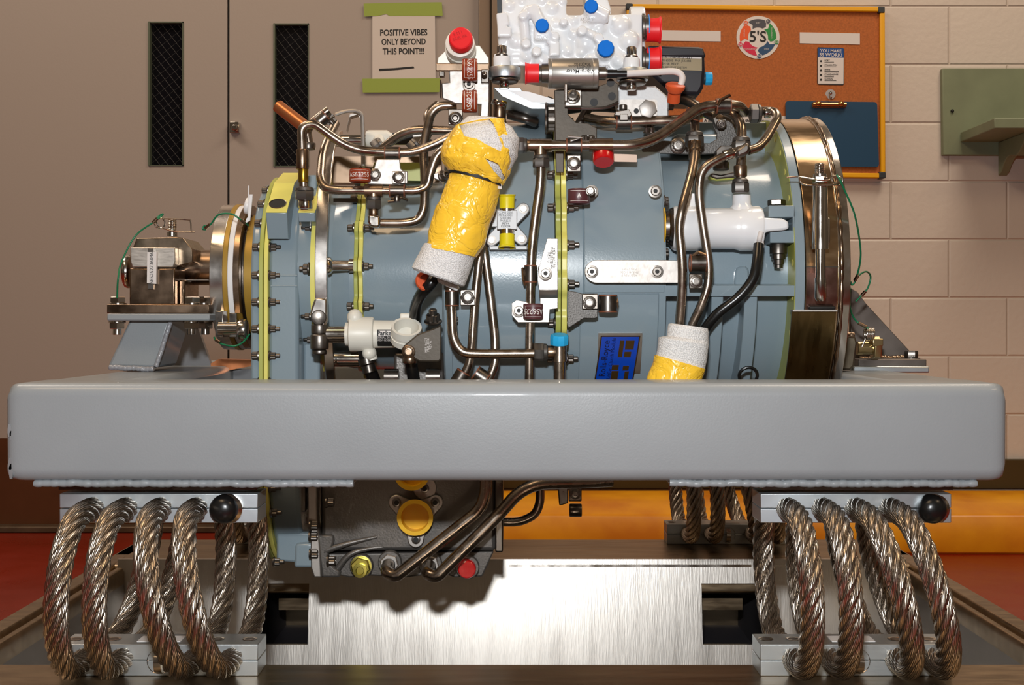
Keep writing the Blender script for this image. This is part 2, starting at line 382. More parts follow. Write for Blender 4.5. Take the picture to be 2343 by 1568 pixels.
for pts, lab in (([(1505, 69), (1649, 71), (1649, 95), (1505, 93)], 'blank white strip on cork board, left one behind the red caps'),
            ([(1830, 74), (1967.5, 76.5), (1967.5, 102), (1830, 99)], 'blank white strip on cork board, above the blue-headed card')):
    g = G().plate(pts, YB+.003, .0015); tag(link('paper_strip', g, LABELW), lab, 'label', 'blank strips on the cork board')
# five segment disc
dk = thing('round_sticker', 'round white sticker with five coloured arrows pinned to cork board', 'sticker', P(1734, 134, YB))
c0 = (1734.5, 85.5); RR = 49.5
def circ(cx, cy, r, n=40): return [(cx+r*math.cos(2*PI*k/n), cy+r*math.sin(2*PI*k/n)*.99) for k in range(n)]
link('disc', G().plate(circ(*c0, RR), YB+.003, .0015), mat('disc_white', (218,212,206), .5), dk)
cols = [(72,72,80), (28,138,60), (30,72,112), (205,28,70), (228,88,28)]
nms = ['SORT', 'STRAIGHTEN', 'SHINE', 'STANDARDISE', 'SUSTAIN']
for k, cc in enumerate(cols):
    a0 = math.radians(-90+72*k-33); a1 = math.radians(-90+72*k+27); pts = []
    n = 10
    for j in range(n+1): a = a0+(a1-a0)*j/n; pts.append((c0[0]+42*math.cos(a), c0[1]+42*math.sin(a)))
    am = a1+.17; pts.append((c0[0]+30*math.cos(am), c0[1]+30*math.sin(am)))
    for j in range(n+1): a = a1-(a1-a0)*j/n; pts.append((c0[0]+23*math.cos(a), c0[1]+23*math.sin(a)))
    am = a0+.17; pts.append((c0[0]+31*math.cos(am), c0[1]+31*math.sin(am)))
    mm = mat('segment_'+nms[k].lower(), cc, .5)
    link('arrow_segment', G().plate(pts, YB+.0022, .0008), mm, dk)
    am = math.radians(-90+72*k+32); q = (c0[0]+43.5*math.cos(am), c0[1]+43.5*math.sin(am))
    g = G().plate(circ(*q, 6.4, 20), YB+.0018, .001, 0).plate(circ(*q, 5, 20), YB+.0012, .001, 1)
    text_on(g, '0%d' % (k+1), .011, flat(YB+.0006, *q), 0)
    am = math.radians(-90+72*k); q = (c0[0]+33*math.cos(am), c0[1]+33*math.sin(am)); an = {0: 0, 1: 90, 2: 0, 3: 0, 4: 90}[k]
    text_on(g, nms[k], .0062, flat(YB+.0016, *q, an), 0)
    link('number_badge', g, [LABELW, mm], dk)
g = G(); text_on(g, "5'S", .052, flat(YB+.0016, 1734, 85), bold=.0006); link('lettering', g, INK, dk)
# small card
cd = thing('notice_card', 'small portrait card with blue heading and listed steps on cork board', 'card', P(1901, 193, YB))
link('card_sheet', G().plate([(1872, 108), (1929, 110), (1932, 113), (1931.5, 192), (1929, 194.5), (1873, 193.5), (1870, 191), (1870, 111)], YB+.003, .0012), DKPLAST, cd)
link('card_face', G().plate([(1871.5, 131), (1930.5, 132.5), (1930, 192), (1871.5, 191.5)], YB+.0025, .0006), LABELW, cd)
link('card_heading', G().plate([(1872, 109.5), (1930, 111), (1930.5, 132.5), (1871.5, 131)], YB+.0025, .0006), INKB, cd)
g = G(); text_on(g, 'YOU MAKE', .0145, flat(YB+.002, 1901, 116.5, -1), bold=.0003); text_on(g, '5S WORK!', .017, flat(YB+.002, 1901, 126, -1), bold=.0003)
link('heading_letters', g, LABELW, cd)
g = G()
for k, s_ in enumerate(nms):
    yy = 139+k*10.6; text_on(g, s_, .0072, flat(YB+.0018, 1886.5, yy-.6), align='LEFT', bold=.0001)
    for q in range(2 if k in (2, 3) else 1): g.plate([(1886.5, yy+2.6+q*2), (1908+11*((k*7+q*3) % 3)/2, yy+2.6+q*2), (1908+11*((k*7+q*3) % 3)/2, yy+3.5+q*2), (1886.5, yy+3.5+q*2)], YB+.0018, .0003)
    g.plate(circ(1878.5, yy+1, 2.6, 5+k), YB+.0018, .0004)
link('list_text', g, INK, cd)
# hook sticker and clipboard
hk = thing('wall_hook', 'clear round sticker with small metal hook on cork board', 'hook', P(1900, 240, YB))
link('sticker', G().cyl(P(1900, 216, YB+.004), P(1900, 216, YB+.001), .017), mat('clear_sticker', (150,132,112), .3), hk)
g = G().rcyl(P(1900, 213, YB+.001), P(1900, 213, YB-.006), .006); g.sweep(smoothpath([P(1900, 213, YB-.004), P(1898, 219, YB-.012), P(1901, 228, YB-.016), P(1903, 222, YB-.02)]), .0018, 8)
link('hook', g, CHROME, hk)
cp = thing('clipboard', 'dark blue clipboard with brass coloured clip hanging on cork board', 'clipboard', P(1903, 383, YB))
def rr(x0, y0, x1, y1, r, n=5):
    pts = []
    for cx, cy, a in ((x1-r, y0+r, -90), (x1-r, y1-r, 0), (x0+r, y1-r, 90), (x0+r, y0+r, 180)):
        for k in range(n+1): t_ = math.radians(a+90*k/n); pts.append((cx+r*math.cos(t_), cy+r*math.sin(t_)))
    return pts
link('board', G().plate([(x+(y-232)*.03, y+(x-1797)*.012) for x, y in rr(1797, 231, 2007, 380, 7)], YB-.006, .004), CLIPB, cp)
g = G().plate(rr(1858, 234, 1937, 246, 4), YB-.012, .006).cyl(P(1860, 239, YB-.016), P(1936, 240, YB-.016), .008)
for x in (1872, 1924): g.ball(P(x, 238, YB-.02), .011)
link('clip', g, mat('brassy_clip', (214,160,96), .2, 1), cp)
# poster at the bottom edge of the board
po = thing('poster', 'landscape poster with green heading low on the cork board', 'poster', P(1690, 300, YB))
link('poster_sheet', G().plate([(1608, 262), (1800, 266), (1800, 388), (1608, 385)], YB+.003, .0012), LABELW, po)
link('poster_heading', G().plate([(1609, 252), (1690, 253), (1690, 271), (1609, 270)], YB+.0022, .0008), mat('poster_green', (140,186,50), .5), po)
g = G(); text_on(g, 'Wh', .026, flat(YB+.0014, 1617, 259), align='LEFT', bold=.0008); link('heading_letters', g, REDC, po)
g = G(); text_on(g, 'A standardised process that creates an organised', .0145, flat(YB+.0018, 1611, 276), align='LEFT', bold=.0004)
text_on(g, 'safe and clean workplace', .0145, flat(YB+.0018, 1611, 283.5), align='LEFT', bold=.0004); link('body_letters', g, INK, po)
# green wall shelf
sh = thing('wall_shelf', 'green painted wooden shelf and bracket on a backboard, right wall edge', 'shelf', P(2290, 356, 4.34))
link('backboard', G().plate([(2156, 156), (2420, 156), (2420, 356), (2158, 355)], 4.325, .024), WOODG, sh, bevel=.003)
zt = ZZ(249, 4.1); g = G(); a_ = P(2200, 272, 4.02)
g.box((XX(2233, 4.325), 4.02, ZZ(297, 4.02)), (XX(2430, 4.325), 4.325, ZZ(272, 4.02)))
g = G().prism([V((XX(2237, 4.3)-.05, 4.02, ZZ(297, 4.05))), V((2.3, 4.02, ZZ(297, 4.05))), V((2.3, 4.325, ZZ(297, 4.05))), V((XX(2237, 4.3)-.05, 4.325, ZZ(297, 4.05)))], (0, 0, .033))
link('shelf_board', g, WOODG, sh, bevel=.003)
x0 = XX(2290, 4.3); zb = ZZ(297, 4.05)
pts = [(4.325, zb), (4.08, zb)]+[(4.10+.20*(k/10), zb-.02-.085*(k/10)-.02*math.sin(k/10*2*PI)) for k in range(1, 11)]+[(4.325, zb-.115)]
link('bracket', G().prism([V((x0, y, z)) for y, z in pts], (.03, 0, 0)), WOODG, sh, bevel=.003)
g = G().ball(P(2179, 254, 4.322), .006); link('screw_head', g, DARKIN, sh)

# ------------------------------------------------------------------ container base (tray)
ZR = CZ-.4015
tb = thing('container_base', 'open bare aluminium shipping tray under the frame, inner fork pockets', 'container base', (0, 1.9, 0))
def railx(y0, y1, name='rim_rail', z=ZR, x0=-.70, x1=.70, h=.05):
    g = G().box((x0, y0, z-h), (x1, y1, z)); return link(name, g, TRAYB, tb, bevel=.006)
railx(1.26, 1.505)
g = G(); pr = [(2.13, ZR-.010), (2.134, ZR-.001), (2.22, ZR), (2.38, ZR), (2.40, ZR-.02), (2.40, ZR-.2), (2.39, ZR-.2), (2.37, ZR-.05), (2.13, ZR-.05)]
g.prism([V((-.70, y, z)) for y, z in pr], (1.40, 0, 0)); link('rim_rail', g, TRAYB, tb, bevel=.006)
for s in (-1, 1):
    g = G(); pr = [(.648, ZR-.012), (.652, ZR-.004), (.662, ZR-.004), (.664, ZR-.010), (.668, ZR-.010), (.670, ZR), (.696, ZR), (.70, ZR-.006), (.70, ZR-.05), (.648, ZR-.05)]
    g.prism([V((s*x, 1.3, z)) for x, z in pr], (0, 1.10, 0)); link('side_rail', g, TRAYB, tb, bevel=.002)
    g = G().box((s*.70, 1.3, .0) if s < 0 else (.69, 1.3, 0), (s*.69 if s < 0 else .70, 2.40, ZR-.02)); link('side_panel', g, TRAYB, tb)
    g = G().prism([V((s*.655, 1.3, ZR-.03)), V((s*.648, 1.3, ZR-.03)), V((s*.60, 1.3, ZR-.29)), V((s*.61, 1.3, ZR-.29))], (0, 1.1, 0)); link('inner_side_panel', g, mat('dull_aluminium', (150,142,134), .5, .8, var=.1, vs=6), tb)
link('front_panel', G().box((-.70, 1.26, 0), (.70, 1.27, ZR-.04)), TRAYB, tb)
link('floor_panel', G().box((-.70, 1.27, ZR-.25), (.70, 2.38, ZR-.24)), mat('tray_floor_aluminium', (120,116,112), .5, .6, var=.1, vs=5), tb)
# inner wall with two fork pocket openings, leaning back slightly
def ip(x, z):  # z below rim -> point on leaning sheet
    return V((x, 2.12-.16*(ZR-z), z))
xl0, xl1, xr0, xr1 = -.425, XX(704, 2.10), XX(1608, 2.10), .425
zt_, zb_ = ZZ(1340, 2.10), ZZ(1486, 2.07)
g = G(); th = V((0, .006, 0))
def pane(x0, x1, z0, z1): g.prism([ip(x0, z0), ip(x1, z0), ip(x1, z1), ip(x0, z1)], th)
ztop = ZR+.010; zbot = ZR-.29
pane(-.66, xl0, zbot, ztop); pane(xl1, xr0, zbot, ztop); pane(xr1, .66, zbot, ztop)
for a_, c_ in ((xl0, xl1), (xr0, xr1)): pane(a_, c_, zbot, zb_); pane(a_, c_, zt_, ztop)
link('inner_sheet', g, TRAYM, tb)
g = G()
for xa, xb in ((-.005, .40), (.41, .52)): g.prism([ip(xa, ZR-.0025)-V((0, .0012, 0)), ip(xb, ZR-.0025)-V((0, .0012, 0)), ip(xb, ZR+.0015)-V((0, .0012, 0)), ip(xa, ZR+.0015)-V((0, .0012, 0))], (0, .002, 0))
link('seam_strip', g, CHROME, tb)
for a_, c_, s in ((xl0, xl1, -1), (xr0, xr1, 1)):
    g = G(); m_ = .012
    g.box((a_-m_, 2.13, zb_-.04), (c_+m_, 2.40, zb_-.035)); g.box((a_-m_, 2.13, zb_-.04), (a_, 2.40, zt_+.02)); g.box((c_, 2.13, zb_-.04), (c_+m_, 2.40, zt_+.02)); g.box((a_-m_, 2.40, zb_-.04), (c_+m_, 2.405, zt_+.02))
    link('fork_pocket', g, NAVY, tb)
    g = G().box((a_ if s > 0 else a_+.02, 2.20, zb_+.035), (c_-.025 if s > 0 else c_-.003, 2.39, zb_+.055)); link('pocket_ledge', g, TRAYB, tb)
# ------------------------------------------------------------------ steel frame
YF0, YF1 = 1.42, 1.531; YR0, YR1 = 2.295, 2.406
fr_ = thing('support_frame', 'grey painted square tube support frame with long thick front beam', 'frame', (0, 1.9, CZ-.174))
zt = ZZ(877, YF0); zb = ZZ(1103, YF0)
def beam(y0, y1, x0, x1, name):
    r = .015; n = 7; pr = []
    for cy, cz, a in ((y1-r, zt-r, 0), (y0+r, zt-r, 90), (y0+r, zb+r, 180), (y1-r, zb+r, 270)):
        for k in range(n+1): t_ = math.radians(a+90*k/n); pr.append((cy+r*math.cos(t_), cz+r*math.sin(t_)))
    N = len(pr); g = G(); nx = 60; cy = (y0+y1)/2; cz = (zt+zb)/2
    vs = []; xs = [x0, x0+.003, x0+.008, x0+.014]+[x0+.02+(x1-x0-.04)*k/nx for k in range(nx+1)]+[x1-.014, x1-.008, x1-.003, x1]
    for i, X in enumerate(xs):
        e = min(i, len(xs)-1-i); ins = {0: .010, 1: .0045, 2: .0015, 3: .0003}.get(e, 0)
        for y, z in pr:
            wob = noise.noise(V((X*3, z*75, y*30)))*.0050 if e < 3 else 0
            vs.append((X+wob*(1 if i < 10 else 1), cy+(y-cy)*(1-ins/.056), cz+(z-cz)*(1-ins/.055)))
    fs = []
    for i in range(len(xs)-1):
        for k in range(N): fs.append((i*N+k, i*N+(k+1) % N, (i+1)*N+(k+1) % N, (i+1)*N+k))
    fs += [tuple(range(N)), tuple((len(xs)-1)*N+k for k in range(N))]
    g.add(vs, fs); return link(name, g, BEAMP, fr_, smooth=50)
x0, x1 = XX(9, YF0), XX(2309, YF0)
bf = beam(YF0, YF1, x0, x1, 'front_beam')
beam(YR0, YR1, x0, x1, 'rear_beam')
for s, nm in ((-1, 'side_beam'), (1, 'side_beam')):
    xa, xb = (x0+.004, x0+.112) if s < 0 else (x1-.112, x1-.004)
    g = G().box((xa, YF1-.008, zb+.001), (xb, YR0+.008, zt-.001)); link(nm, g, BEAMP, fr_, bevel=.011)
# chipped paint at left end
g = G()
for (px, py, r) in ((23, 985, 11), (27, 997, 9), (25, 1062, 10), (27, 1078, 12)):
    c_ = P(px, py, YF0+.004); pts = [c_+V((math.cos(a)*r*.00018*(1+.4*random.random()), -.0022, math.sin(a)*r*.0006*(1+.4*random.random()))) for a in [2*PI*k/9 for k in range(9)]]
    g.prism(pts, (0, .004, 0))
link('paint_chip', g, PALU, fr_)
# weld beads and pads under the front beam
def weld(path, r, name='weld_bead', m=WELDP, par=None, step=.006, seed=0):
    pts = path; g = G(); L = (V(pts[1])-V(pts[0])).length; n = int(L/step); d = (V(pts[1])-V(pts[0])).normalized(); k_ = 0
    N = n*5; pl = [V(pts[0])+d*L*i/N for i in range(N+1)]
    def rad(t_):
        u = (t_*n) % 1; return r*(.88+.12*math.sin(PI*u)**.5+.1*noise.noise(V((t_*40+seed, 0, 0))))
    g.sweep([p+V((0, noise.noise(p*90)*r*.25, noise.noise(p*70+V((5, 0, 0)))*r*.25)) for p in pl], rad, 10)
    return link(name, g, m, par, smooth=70)
for a_, b__ in ((75, 815), (1528, 2240)):
    Y = 1.432
    g = G().box((XX(a_+6, Y), Y-.003, ZZ(1112, Y)), (XX(b__-8, Y), YF1-.005, zb+.001)); link('mounting_pad', g, BEAMP, fr_, bevel=.002)
    weld([P(a_+4, 1106, Y-.002), P(b__-6, 1107, Y-.002)], .0044, par=fr_, seed=a_, m=BEAMP, step=.009)
    g = G().box((XX(140 if a_ < 500 else 1742, 1.46), 1.452, ZZ(1118, 1.46)-.0005), (XX(590 if a_ < 500 else 2175, 1.46), 1.50, ZZ(1111, 1.46))); link('spacer_plate', g, STEELD, fr_)
for xa, xb in ((-.55, -.26), (.25, .535)):
    g = G().box((xa, YR0+.01, CZ-.1925), (xb, YR1-.01, zb+.001)); link('rear_mounting_pad', g, BEAMP, fr_)
# mill-cut ends: vertical welds at both ends of the front beam
# left pedestal carrying the clamp block
ZT = zt
def quadbox(front, t): g = G(); g.prism(front, (0, t, 0)); return g
g = quadbox([P(300, 724, 1.80), P(392, 730, 1.80), P(356, 842, 1.80), P(245, 840, 1.80)], .11)
link('pedestal', g, BEAMP, fr_, bevel=.004)
g = G().box((XX(247, 1.78), 1.775, ZZ(734, 1.78)), (XX(482, 1.78), 2.03, ZZ(718, 1.78))); link('pedestal_plate', g, BEAMP, fr_, bevel=.002)
weld([P(250, 841, 1.797), P(352, 845, 1.797)], .004, par=fr_); weld([P(391, 735, 1.797), P(357, 840, 1.797)], .0035, par=fr_)
# gusset behind pedestal, frame grey with the flash shadow put into its colour
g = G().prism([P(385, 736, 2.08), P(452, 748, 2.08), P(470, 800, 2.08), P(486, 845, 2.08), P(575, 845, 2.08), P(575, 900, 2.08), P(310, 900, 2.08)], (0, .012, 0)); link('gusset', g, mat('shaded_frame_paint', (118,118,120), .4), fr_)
g = G().prism([P(482, 832, 2.06), P(500, 822, 2.06), P(575, 824, 2.06), P(575, 838, 2.06), P(520, 848, 2.06), P(484, 850, 2.06)], (0, .03, 0)); link('cross_tube', g, COPPER, fr_)  # bare metal bar, its floor reflection painted in as copper colour
# right mounting plate on the side beam
g = G().box((XX(1945, 1.86), 1.85, ZZ(853, 1.86)), (XX(2122, 1.86), 2.10, ZZ(838, 1.86))); link('bracket_plate', g, PALU, fr_, bevel=.002)
g = G().prism([P(1960, 852, 1.88), P(2060, 852, 1.88), P(2200, 876, 1.88), P(1990, 880, 1.88)], (0, .15, 0)); link('bracket_saddle', g, BEAMP, fr_, bevel=.006)
# ------------------------------------------------------------------ wire rope isolators
ROPE, nt, b = nmat('stranded_wire_rope')
b.inputs['Metallic'].default_value = 1; b.inputs['Roughness'].default_value = .3; b.inputs['Base Color'].default_value = (*lin((176,162,148)), 1)
uv = node(nt, 'ShaderNodeUVMap'); sp = node(nt, 'ShaderNodeSeparateXYZ'); nt.links.new(uv.outputs[0], sp.inputs[0])
m1 = node(nt, 'ShaderNodeMath', operation='MULTIPLY'); nt.links.new(sp.outputs[0], m1.inputs[0]); m1.inputs[1].default_value = 30.0
m2 = node(nt, 'ShaderNodeMath', operation='MULTIPLY'); nt.links.new(sp.outputs[1], m2.inputs[0]); m2.inputs[1].default_value = 12.0
sm = node(nt, 'ShaderNodeMath', operation='ADD'); nt.links.new(m1.outputs[0], sm.inputs[0]); nt.links.new(m2.outputs[0], sm.inputs[1])
pp = node(nt, 'ShaderNodeMath', operation='PINGPONG'); nt.links.new(sm.outputs[0], pp.inputs[0]); pp.inputs[1].default_value = .5
pw = node(nt, 'ShaderNodeMath', operation='POWER'); nt.links.new(pp.outputs[0], pw.inputs[0]); pw.inputs[1].default_value = .6
bp = node(nt, 'ShaderNodeBump', Strength=.8, Distance=.0008); nt.links.new(pw.outputs[0], bp.inputs['Height']); nt.links.new(bp.outputs[0], b.inputs['Normal'])
cr = node(nt, 'ShaderNodeValToRGB'); cr.color_ramp.elements[0].color = (.03, .025, .02, 1); cr.color_ramp.elements[0].position = 0; cr.color_ramp.elements[1].color = (*lin((190,176,160)), 1); cr.color_ramp.elements[1].position = .22
nt.links.new(pp.outputs[0], cr.inputs[0]); nt.links.new(cr.outputs[0], b.inputs['Base Color'])
HU, HL = CZ-.2095, CZ-.3815
def loop_geo(xu, xl, side):   # side -1 front, +1 rear
    yc = 1.475; N = 84; path = []; zm = (HU+HL)/2; H = (HU-HL)/2
    for i in range(N+1):
        th_ = PI/2-PI*i/N; c_, s_ = math.cos(th_), math.sin(th_)
        z = zm+H*(1.10*s_ if abs(s_) < .8 else (1.10*s_)*(1-.45*((abs(s_)-.8)/.2)**2*.2))
        y = yc+side*(.012+.118*abs(c_)**.75)
        X = xu+(xl-xu)*(.5-.5*math.sin(th_))
        path.append(V((X, y, z)))
    path = [V((xu, yc, HU))]+path[1:-1]+[V((xl, yc, HL))]
    g = G(); uvs = []; n = 9; rc, rs = .0094, .00415; lay = .115
    T = []; U = []; L = [0]
    for i in range(len(path)):
        T.append((path[min(i+1, N)]-path[max(i-1, 0)]).normalized())
        if i: L.append(L[-1]+(path[i]-path[i-1]).length)
    u = V((1, 0, 0))
    for i in range(len(path)): u = (u-T[i]*u.dot(T[i])).normalized(); U.append(u)
    for s in range(7):
        vs = []; fs = []
        for i, p in enumerate(path):
            a = 2*PI*s/7+2*PI*L[i]/lay; w_ = T[i].cross(U[i]); c_ = p+(U[i]*math.cos(a)+w_*math.sin(a))*rc
            e1 = U[i]*math.cos(a)+w_*math.sin(a); tg = (T[i]+(w_*math.cos(a)-U[i]*math.sin(a))*(2*PI*rc/lay)).normalized(); e2 = tg.cross(e1)
            for k in range(n):
                q = 2*PI*k/(n-1); vs.append(c_+(e1*math.cos(q)+e2*math.sin(q))*rs); uvs.append((L[i]*6.5, k/(n-1)))
        for i in range(len(path)-1):
            for k in range(n-1): fs.append((i*n+k, i*n+k+1, (i+1)*n+k+1, (i+1)*n+k))
        g.add(vs, fs)
    return g, uvs
def isolator(px_u, px_l, bx, capx, cap_front, holes_px, label):
    x0, x1 = XX(bx[0], 1.45), XX(bx[1], 1.45); cx = (x0+x1)/2
    t_ = thing('wire_rope_isolator', label, 'vibration isolator', (cx, 1.475, ZR), 'wire rope isolators under the frame')
    for nm, za, zb__ in (('upper_bar', CZ-.1925, CZ-.226), ('lower_bar', CZ-.365, CZ-.4015)):
        zm = (za+zb__)/2
        for u_, (a_, b__) in enumerate(((za, zm+.0003), (zm-.0003, zb__))):
            g = G().box((x0, 1.45, b__), (x1, 1.50, a_)); bar = link(nm, g, PALU, t_, bevel=.0009)
        if nm == 'lower_bar':
            g = G()
            for hx in holes_px: g.lathe(V((XX(hx, 1.475), 1.475, za+.0002)), (0, 0, 1), [(0, .009), (.0004, .0085), (.0002, .006)], 20, 0, False, False).cyl(V((XX(hx, 1.475), 1.475, za-.004)), V((XX(hx, 1.475), 1.475, za+.0004)), .006, m=1)
            link('counterbore', g, [CHROME, STEELD], t_)
            hxx = XX(365 if px_u[0] < 1000 else 1962, 1.45)
            g = G().lathe(V((hxx, 1.4494, (za+zb__)/2-.001)), (0, 1, 0), [(0, .0145), (.001, .0135), (.0005, .013)], 24, 0, False, False)
            g.cyl(V((hxx-.004, 1.4492, (za+zb__)/2-.001)), V((hxx+.004, 1.4496, (za+zb__)/2-.001)), .0128, m=0)
            link('through_hole', g, [CHROME], t_)
            g = G(); zq = za+.0006; g.box((XX(bx[0], 1.45)+.085, 1.462, za), (XX(bx[0], 1.45)+.135, 1.488, za+.0006)); lb = link('label_plate', g, LABELW, t_)
    for xu, xl in zip(px_u, px_l):
        for side in (-1, 1):
            a_, b__ = XX(xu, 1.45), XX(xl, 1.45)
            if side > 0 and px_u[0] < 1000:
                if xu in (290, 368): b__ = XX(xu-88, 1.45)
                elif xu == 450: b__ = XX(444, 1.45)
                elif xu < 250: continue
            g, uvs = loop_geo(a_, b__, side); link('rope_loop', g, ROPE, t_, smooth=80, uvs=uvs)
    if px_u[0] < 1000:
        g, uvs = loop_geo(XX(530, 1.45), XX(530, 1.45), 1); link('rope_loop', g, ROPE, t_, smooth=80, uvs=uvs)
    g = G(); c_ = V((XX(capx, 1.45), 1.45, CZ-.209)); pr = [(0, .0165), (.004, .0168), (.012, .016), (.018, .0125), (.021, .006), (.0215, .0005)]
    g.lathe(c_, (0, -1, 0), pr, 28); link('rubber_cap', g, BLACKR, t_)
    g = G().lathe(c_+V((.004, 0, 0)), (0, -1, 0), [(0, .0165), (.006, .0165), (.009, .013)], 28); link('bolt_collar', g, CHROME, t_)
    return t_
def copy_thing(o, off, label):
    c_ = o.copy(); COL.objects.link(c_); c_.location = V(o.location)+off; c_['label'] = label
    for ch in list(o.children):
        d = ch.copy(); COL.objects.link(d); d.parent = c_
        for e in list(ch.children): f_ = e.copy(); COL.objects.link(f_); f_.parent = d
    return c_
il = isolator([213, 290, 368, 450], [195, 280, 447, 530], (136, 590), 516, True, [175, 260, 497, 572], 'front wire rope isolator under the left end of the beam')
ir = isolator([1802, 1882, 1958, 2036], [1815, 1900, 2050, 2130], (1740, 2177), 2128, True, [1752, 1815, 2048, 2125], 'front wire rope isolator under the right end of the beam')
copy_thing(ir, V((0, .875, 0)), 'rear wire rope isolator seen against yellow curb, right of centre')
copy_thing(il, V((0, .875, 0)), 'rear wire rope isolator mostly hidden behind left rope loops and gearbox')
def screw(p, d=(0, -1, 0), R=.0085, parent=None, name='bracket_screw', seatY=0):
    p = V(p); d = V(d).normalized()
    g = G().lathe(p, d, [(0, R), (.0010, R), (.0012, R*.78)], 24, 1).lathe(p+d*.0010, d, [(0, R*.72), (.0030, R*.70), (.0036, R*.62)], 24, 0).lathe(p+d*.0045, d, [(0, R*.34), (.0003, R*.32)], 12, 2)
    return link(name, g, [BOLTM, STEELD, DARKIN], parent or CM)
# ------------------------------------------------------------------ clutch module
CM = thing('clutch_module', 'blue grey cylindrical clutch module with steel tubing, bolted in support frame', 'machine', (0, AY, ZR))
def part(name, g, m, bevel=0, smooth=38, par=None, label=None):
    o = link(name, g, m, par or CM, bevel, smooth)
    if label: o['label'] = label
    return o
# left casing: tall rounded outline extruded along the shaft
def stadium(R, zb, top=None, n=22, fy=1.0):
    cz0 = AZ; out = []
    for k in range(n+1):
        a = PI*k/n; out.append((AY+R*math.cos(a)*fy, cz0+R*math.sin(a)))
    cb_ = zb+R
    for k in range(n+1):
        a = PI+PI*k/n; out.append((AY+R*math.cos(a)*fy, cb_+R*math.sin(a)))
    return out
def xprism(prof, X0, X1, g=None, m=0):
    g = g or G(); return g.prism([V((X0, y, z)) for y, z in prof], (X1-X0, 0, 0), m)
RB = .143; ZBOT = CZ-.352
XB0, XB1 = XX(573, 1.76), XX(722, 1.76)
F1a, F1b = XX(593, 1.755), XX(614, 1.755)
part('end_cover', xprism(stadium(RB-.004, ZBOT+.004), XB0, F1a), BLUEG, bevel=.004)
zlow = ZZ(665, 1.76)
g = xprism([(AY+(RB-.002)*math.cos(2*PI*k/60), AZ+(RB-.002)*math.sin(2*PI*k/60)) for k in range(60)], F1b, XB1); part('left_casing', g, BLUEG2, bevel=.003)
g = xprism(stadium(RB-.0005, ZBOT+.006), F1b, XX(683, 1.757)); g2 = g; part('left_casing_rib', g, BLUEG2, bevel=.005)
g = xprism(stadium(RB+.006, ZBOT), F1a, (F1a+F1b)/2-.0004); part('flange', g, PRIMER2, bevel=.001, label='olive yellow primed flange half')
g = xprism(stadium(RB+.006, ZBOT), (F1a+F1b)/2+.0004, F1b); part('flange', g, PRIMER, bevel=.001, label='bright yellow primed flange half')
# flange bolts round the left flange, even pitch along the outline
def flangebolt(y, z, xa, xb, r=.0056, both=True):
    g = G().bolt((xa, y, z), (-1, 0, 0), r, r*1.9)
    if both: g.bolt((xb, y, z), (1, 0, 0), r, r*1.8, nutty=True)
    return part('flange_bolt', g, BOLTM)
Rb = RB-.0015; pitch = .0372
zy = AZ-.012
for k in range(-9, 5):
    s = k*pitch
    if s > 0.001:
        a = s/Rb; y, z = AY-Rb*math.cos(a), AZ+Rb*math.sin(a)
    elif s > (ZBOT+RB)-AZ: y, z = AY-Rb, AZ+s-.0024
    else:
        a = (s-((ZBOT+RB)-AZ))/Rb; y, z = AY-Rb*math.cos(a), ZBOT+RB+Rb*math.sin(a)
    flangebolt(y, z, F1a, F1b)
flangebolt(AY-.11, ZBOT+.018, F1a, F1b)
# lifting lug
ya, yb, yc = 1.738, 1.80, 1.87
za, zb2, zc = ZZ(487, ya), ZZ(420, yb), ZZ(397, yc); x0, x1 = XX(608, ya), XX(656, ya)
g = xprism([(ya, za), (yb, zb2), (yc, zc), (yc+.03, zc), (yc+.03, zc-.08), (1.83, ZZ(545, 1.76)), (1.752, ZZ(547, 1.752))], x0, x1)
lug = part('lifting_lug', g, BLUEG2, bevel=.0012)
n_ = V((0, yb-ya, zb2-za)).normalized(); nn = V((0, -n_.z, n_.y))
g = G().prism([V((x0, ya, za)), V((x1, ya, za)), V((x1, yb, zb2)), V((x0, yb, zb2))], nn*.0009).prism([V((x0, yb, zb2)), V((x1, yb, zb2)), V((x1, yc, zc)), V((x0, yc, zc))], V((0, -.2, 1)).normalized()*.0009)
part('lug_face', g, PRIMER, par=lug, label='yellow primed upper face')
c_ = V(((x0+x1)/2-.001, (ya*.72+yb*.28), za*.72+zb2*.28))+nn*.001
g = G().cyl(c_-nn*.003, c_+nn*.0003, .0115, n=28, m=0).lathe(c_, nn, [(0, .0125), (.0008, .0122), (.0006, .011)], 28, 1, False, False)
part('lug_bore', g, [DARKIN, CHROME], par=lug)
# small fitting boss and its yellow top
ya, yb = 1.737, 1.80; za, zb2 = ZZ(487, ya), ZZ(450, yb); x0, x1 = XX(682, ya), XX(720, ya)
g = xprism([(ya, za), (yb, zb2), (yb+.03, zb2), (yb+.02, za-.04), (1.757, ZZ(507, 1.75)), (ya+.004, ZZ(507, ya))], x0, x1)
bs = part('fitting_boss', g, BLUEG2, bevel=.0012)
part('boss_face', G().prism([V((x0, ya, za)), V((x1, ya, za)), V((x1, yb, zb2)), V((x0, yb, zb2))], V((0, -.3, 1)).normalized()*.0009), PRIMER, par=bs, label='yellow primed boss face')
part('rear_lug', G().box((XX(704, 1.85), 1.84, ZZ(470, 1.85)), (XX(727, 1.85), 1.88, ZZ(402, 1.85))), BLUEG2, bevel=.002)
# second flange edge at the strap
g = G().band(XX(710, 1.755), XX(721, 1.755), .10, .149, -1.2, PI-.6, 60); part('strap_flange', g, PRIMER)
for a in (48, 27, 2.5, -24.5, -40):
    p = K(XX(708, 1.755), math.radians(a), .143); g = G().bolt(p, (-1, 0, 0), .0046 if a != 2.5 else .0075, .009, nutty=True); part('flange_bolt', g, BOLTM)
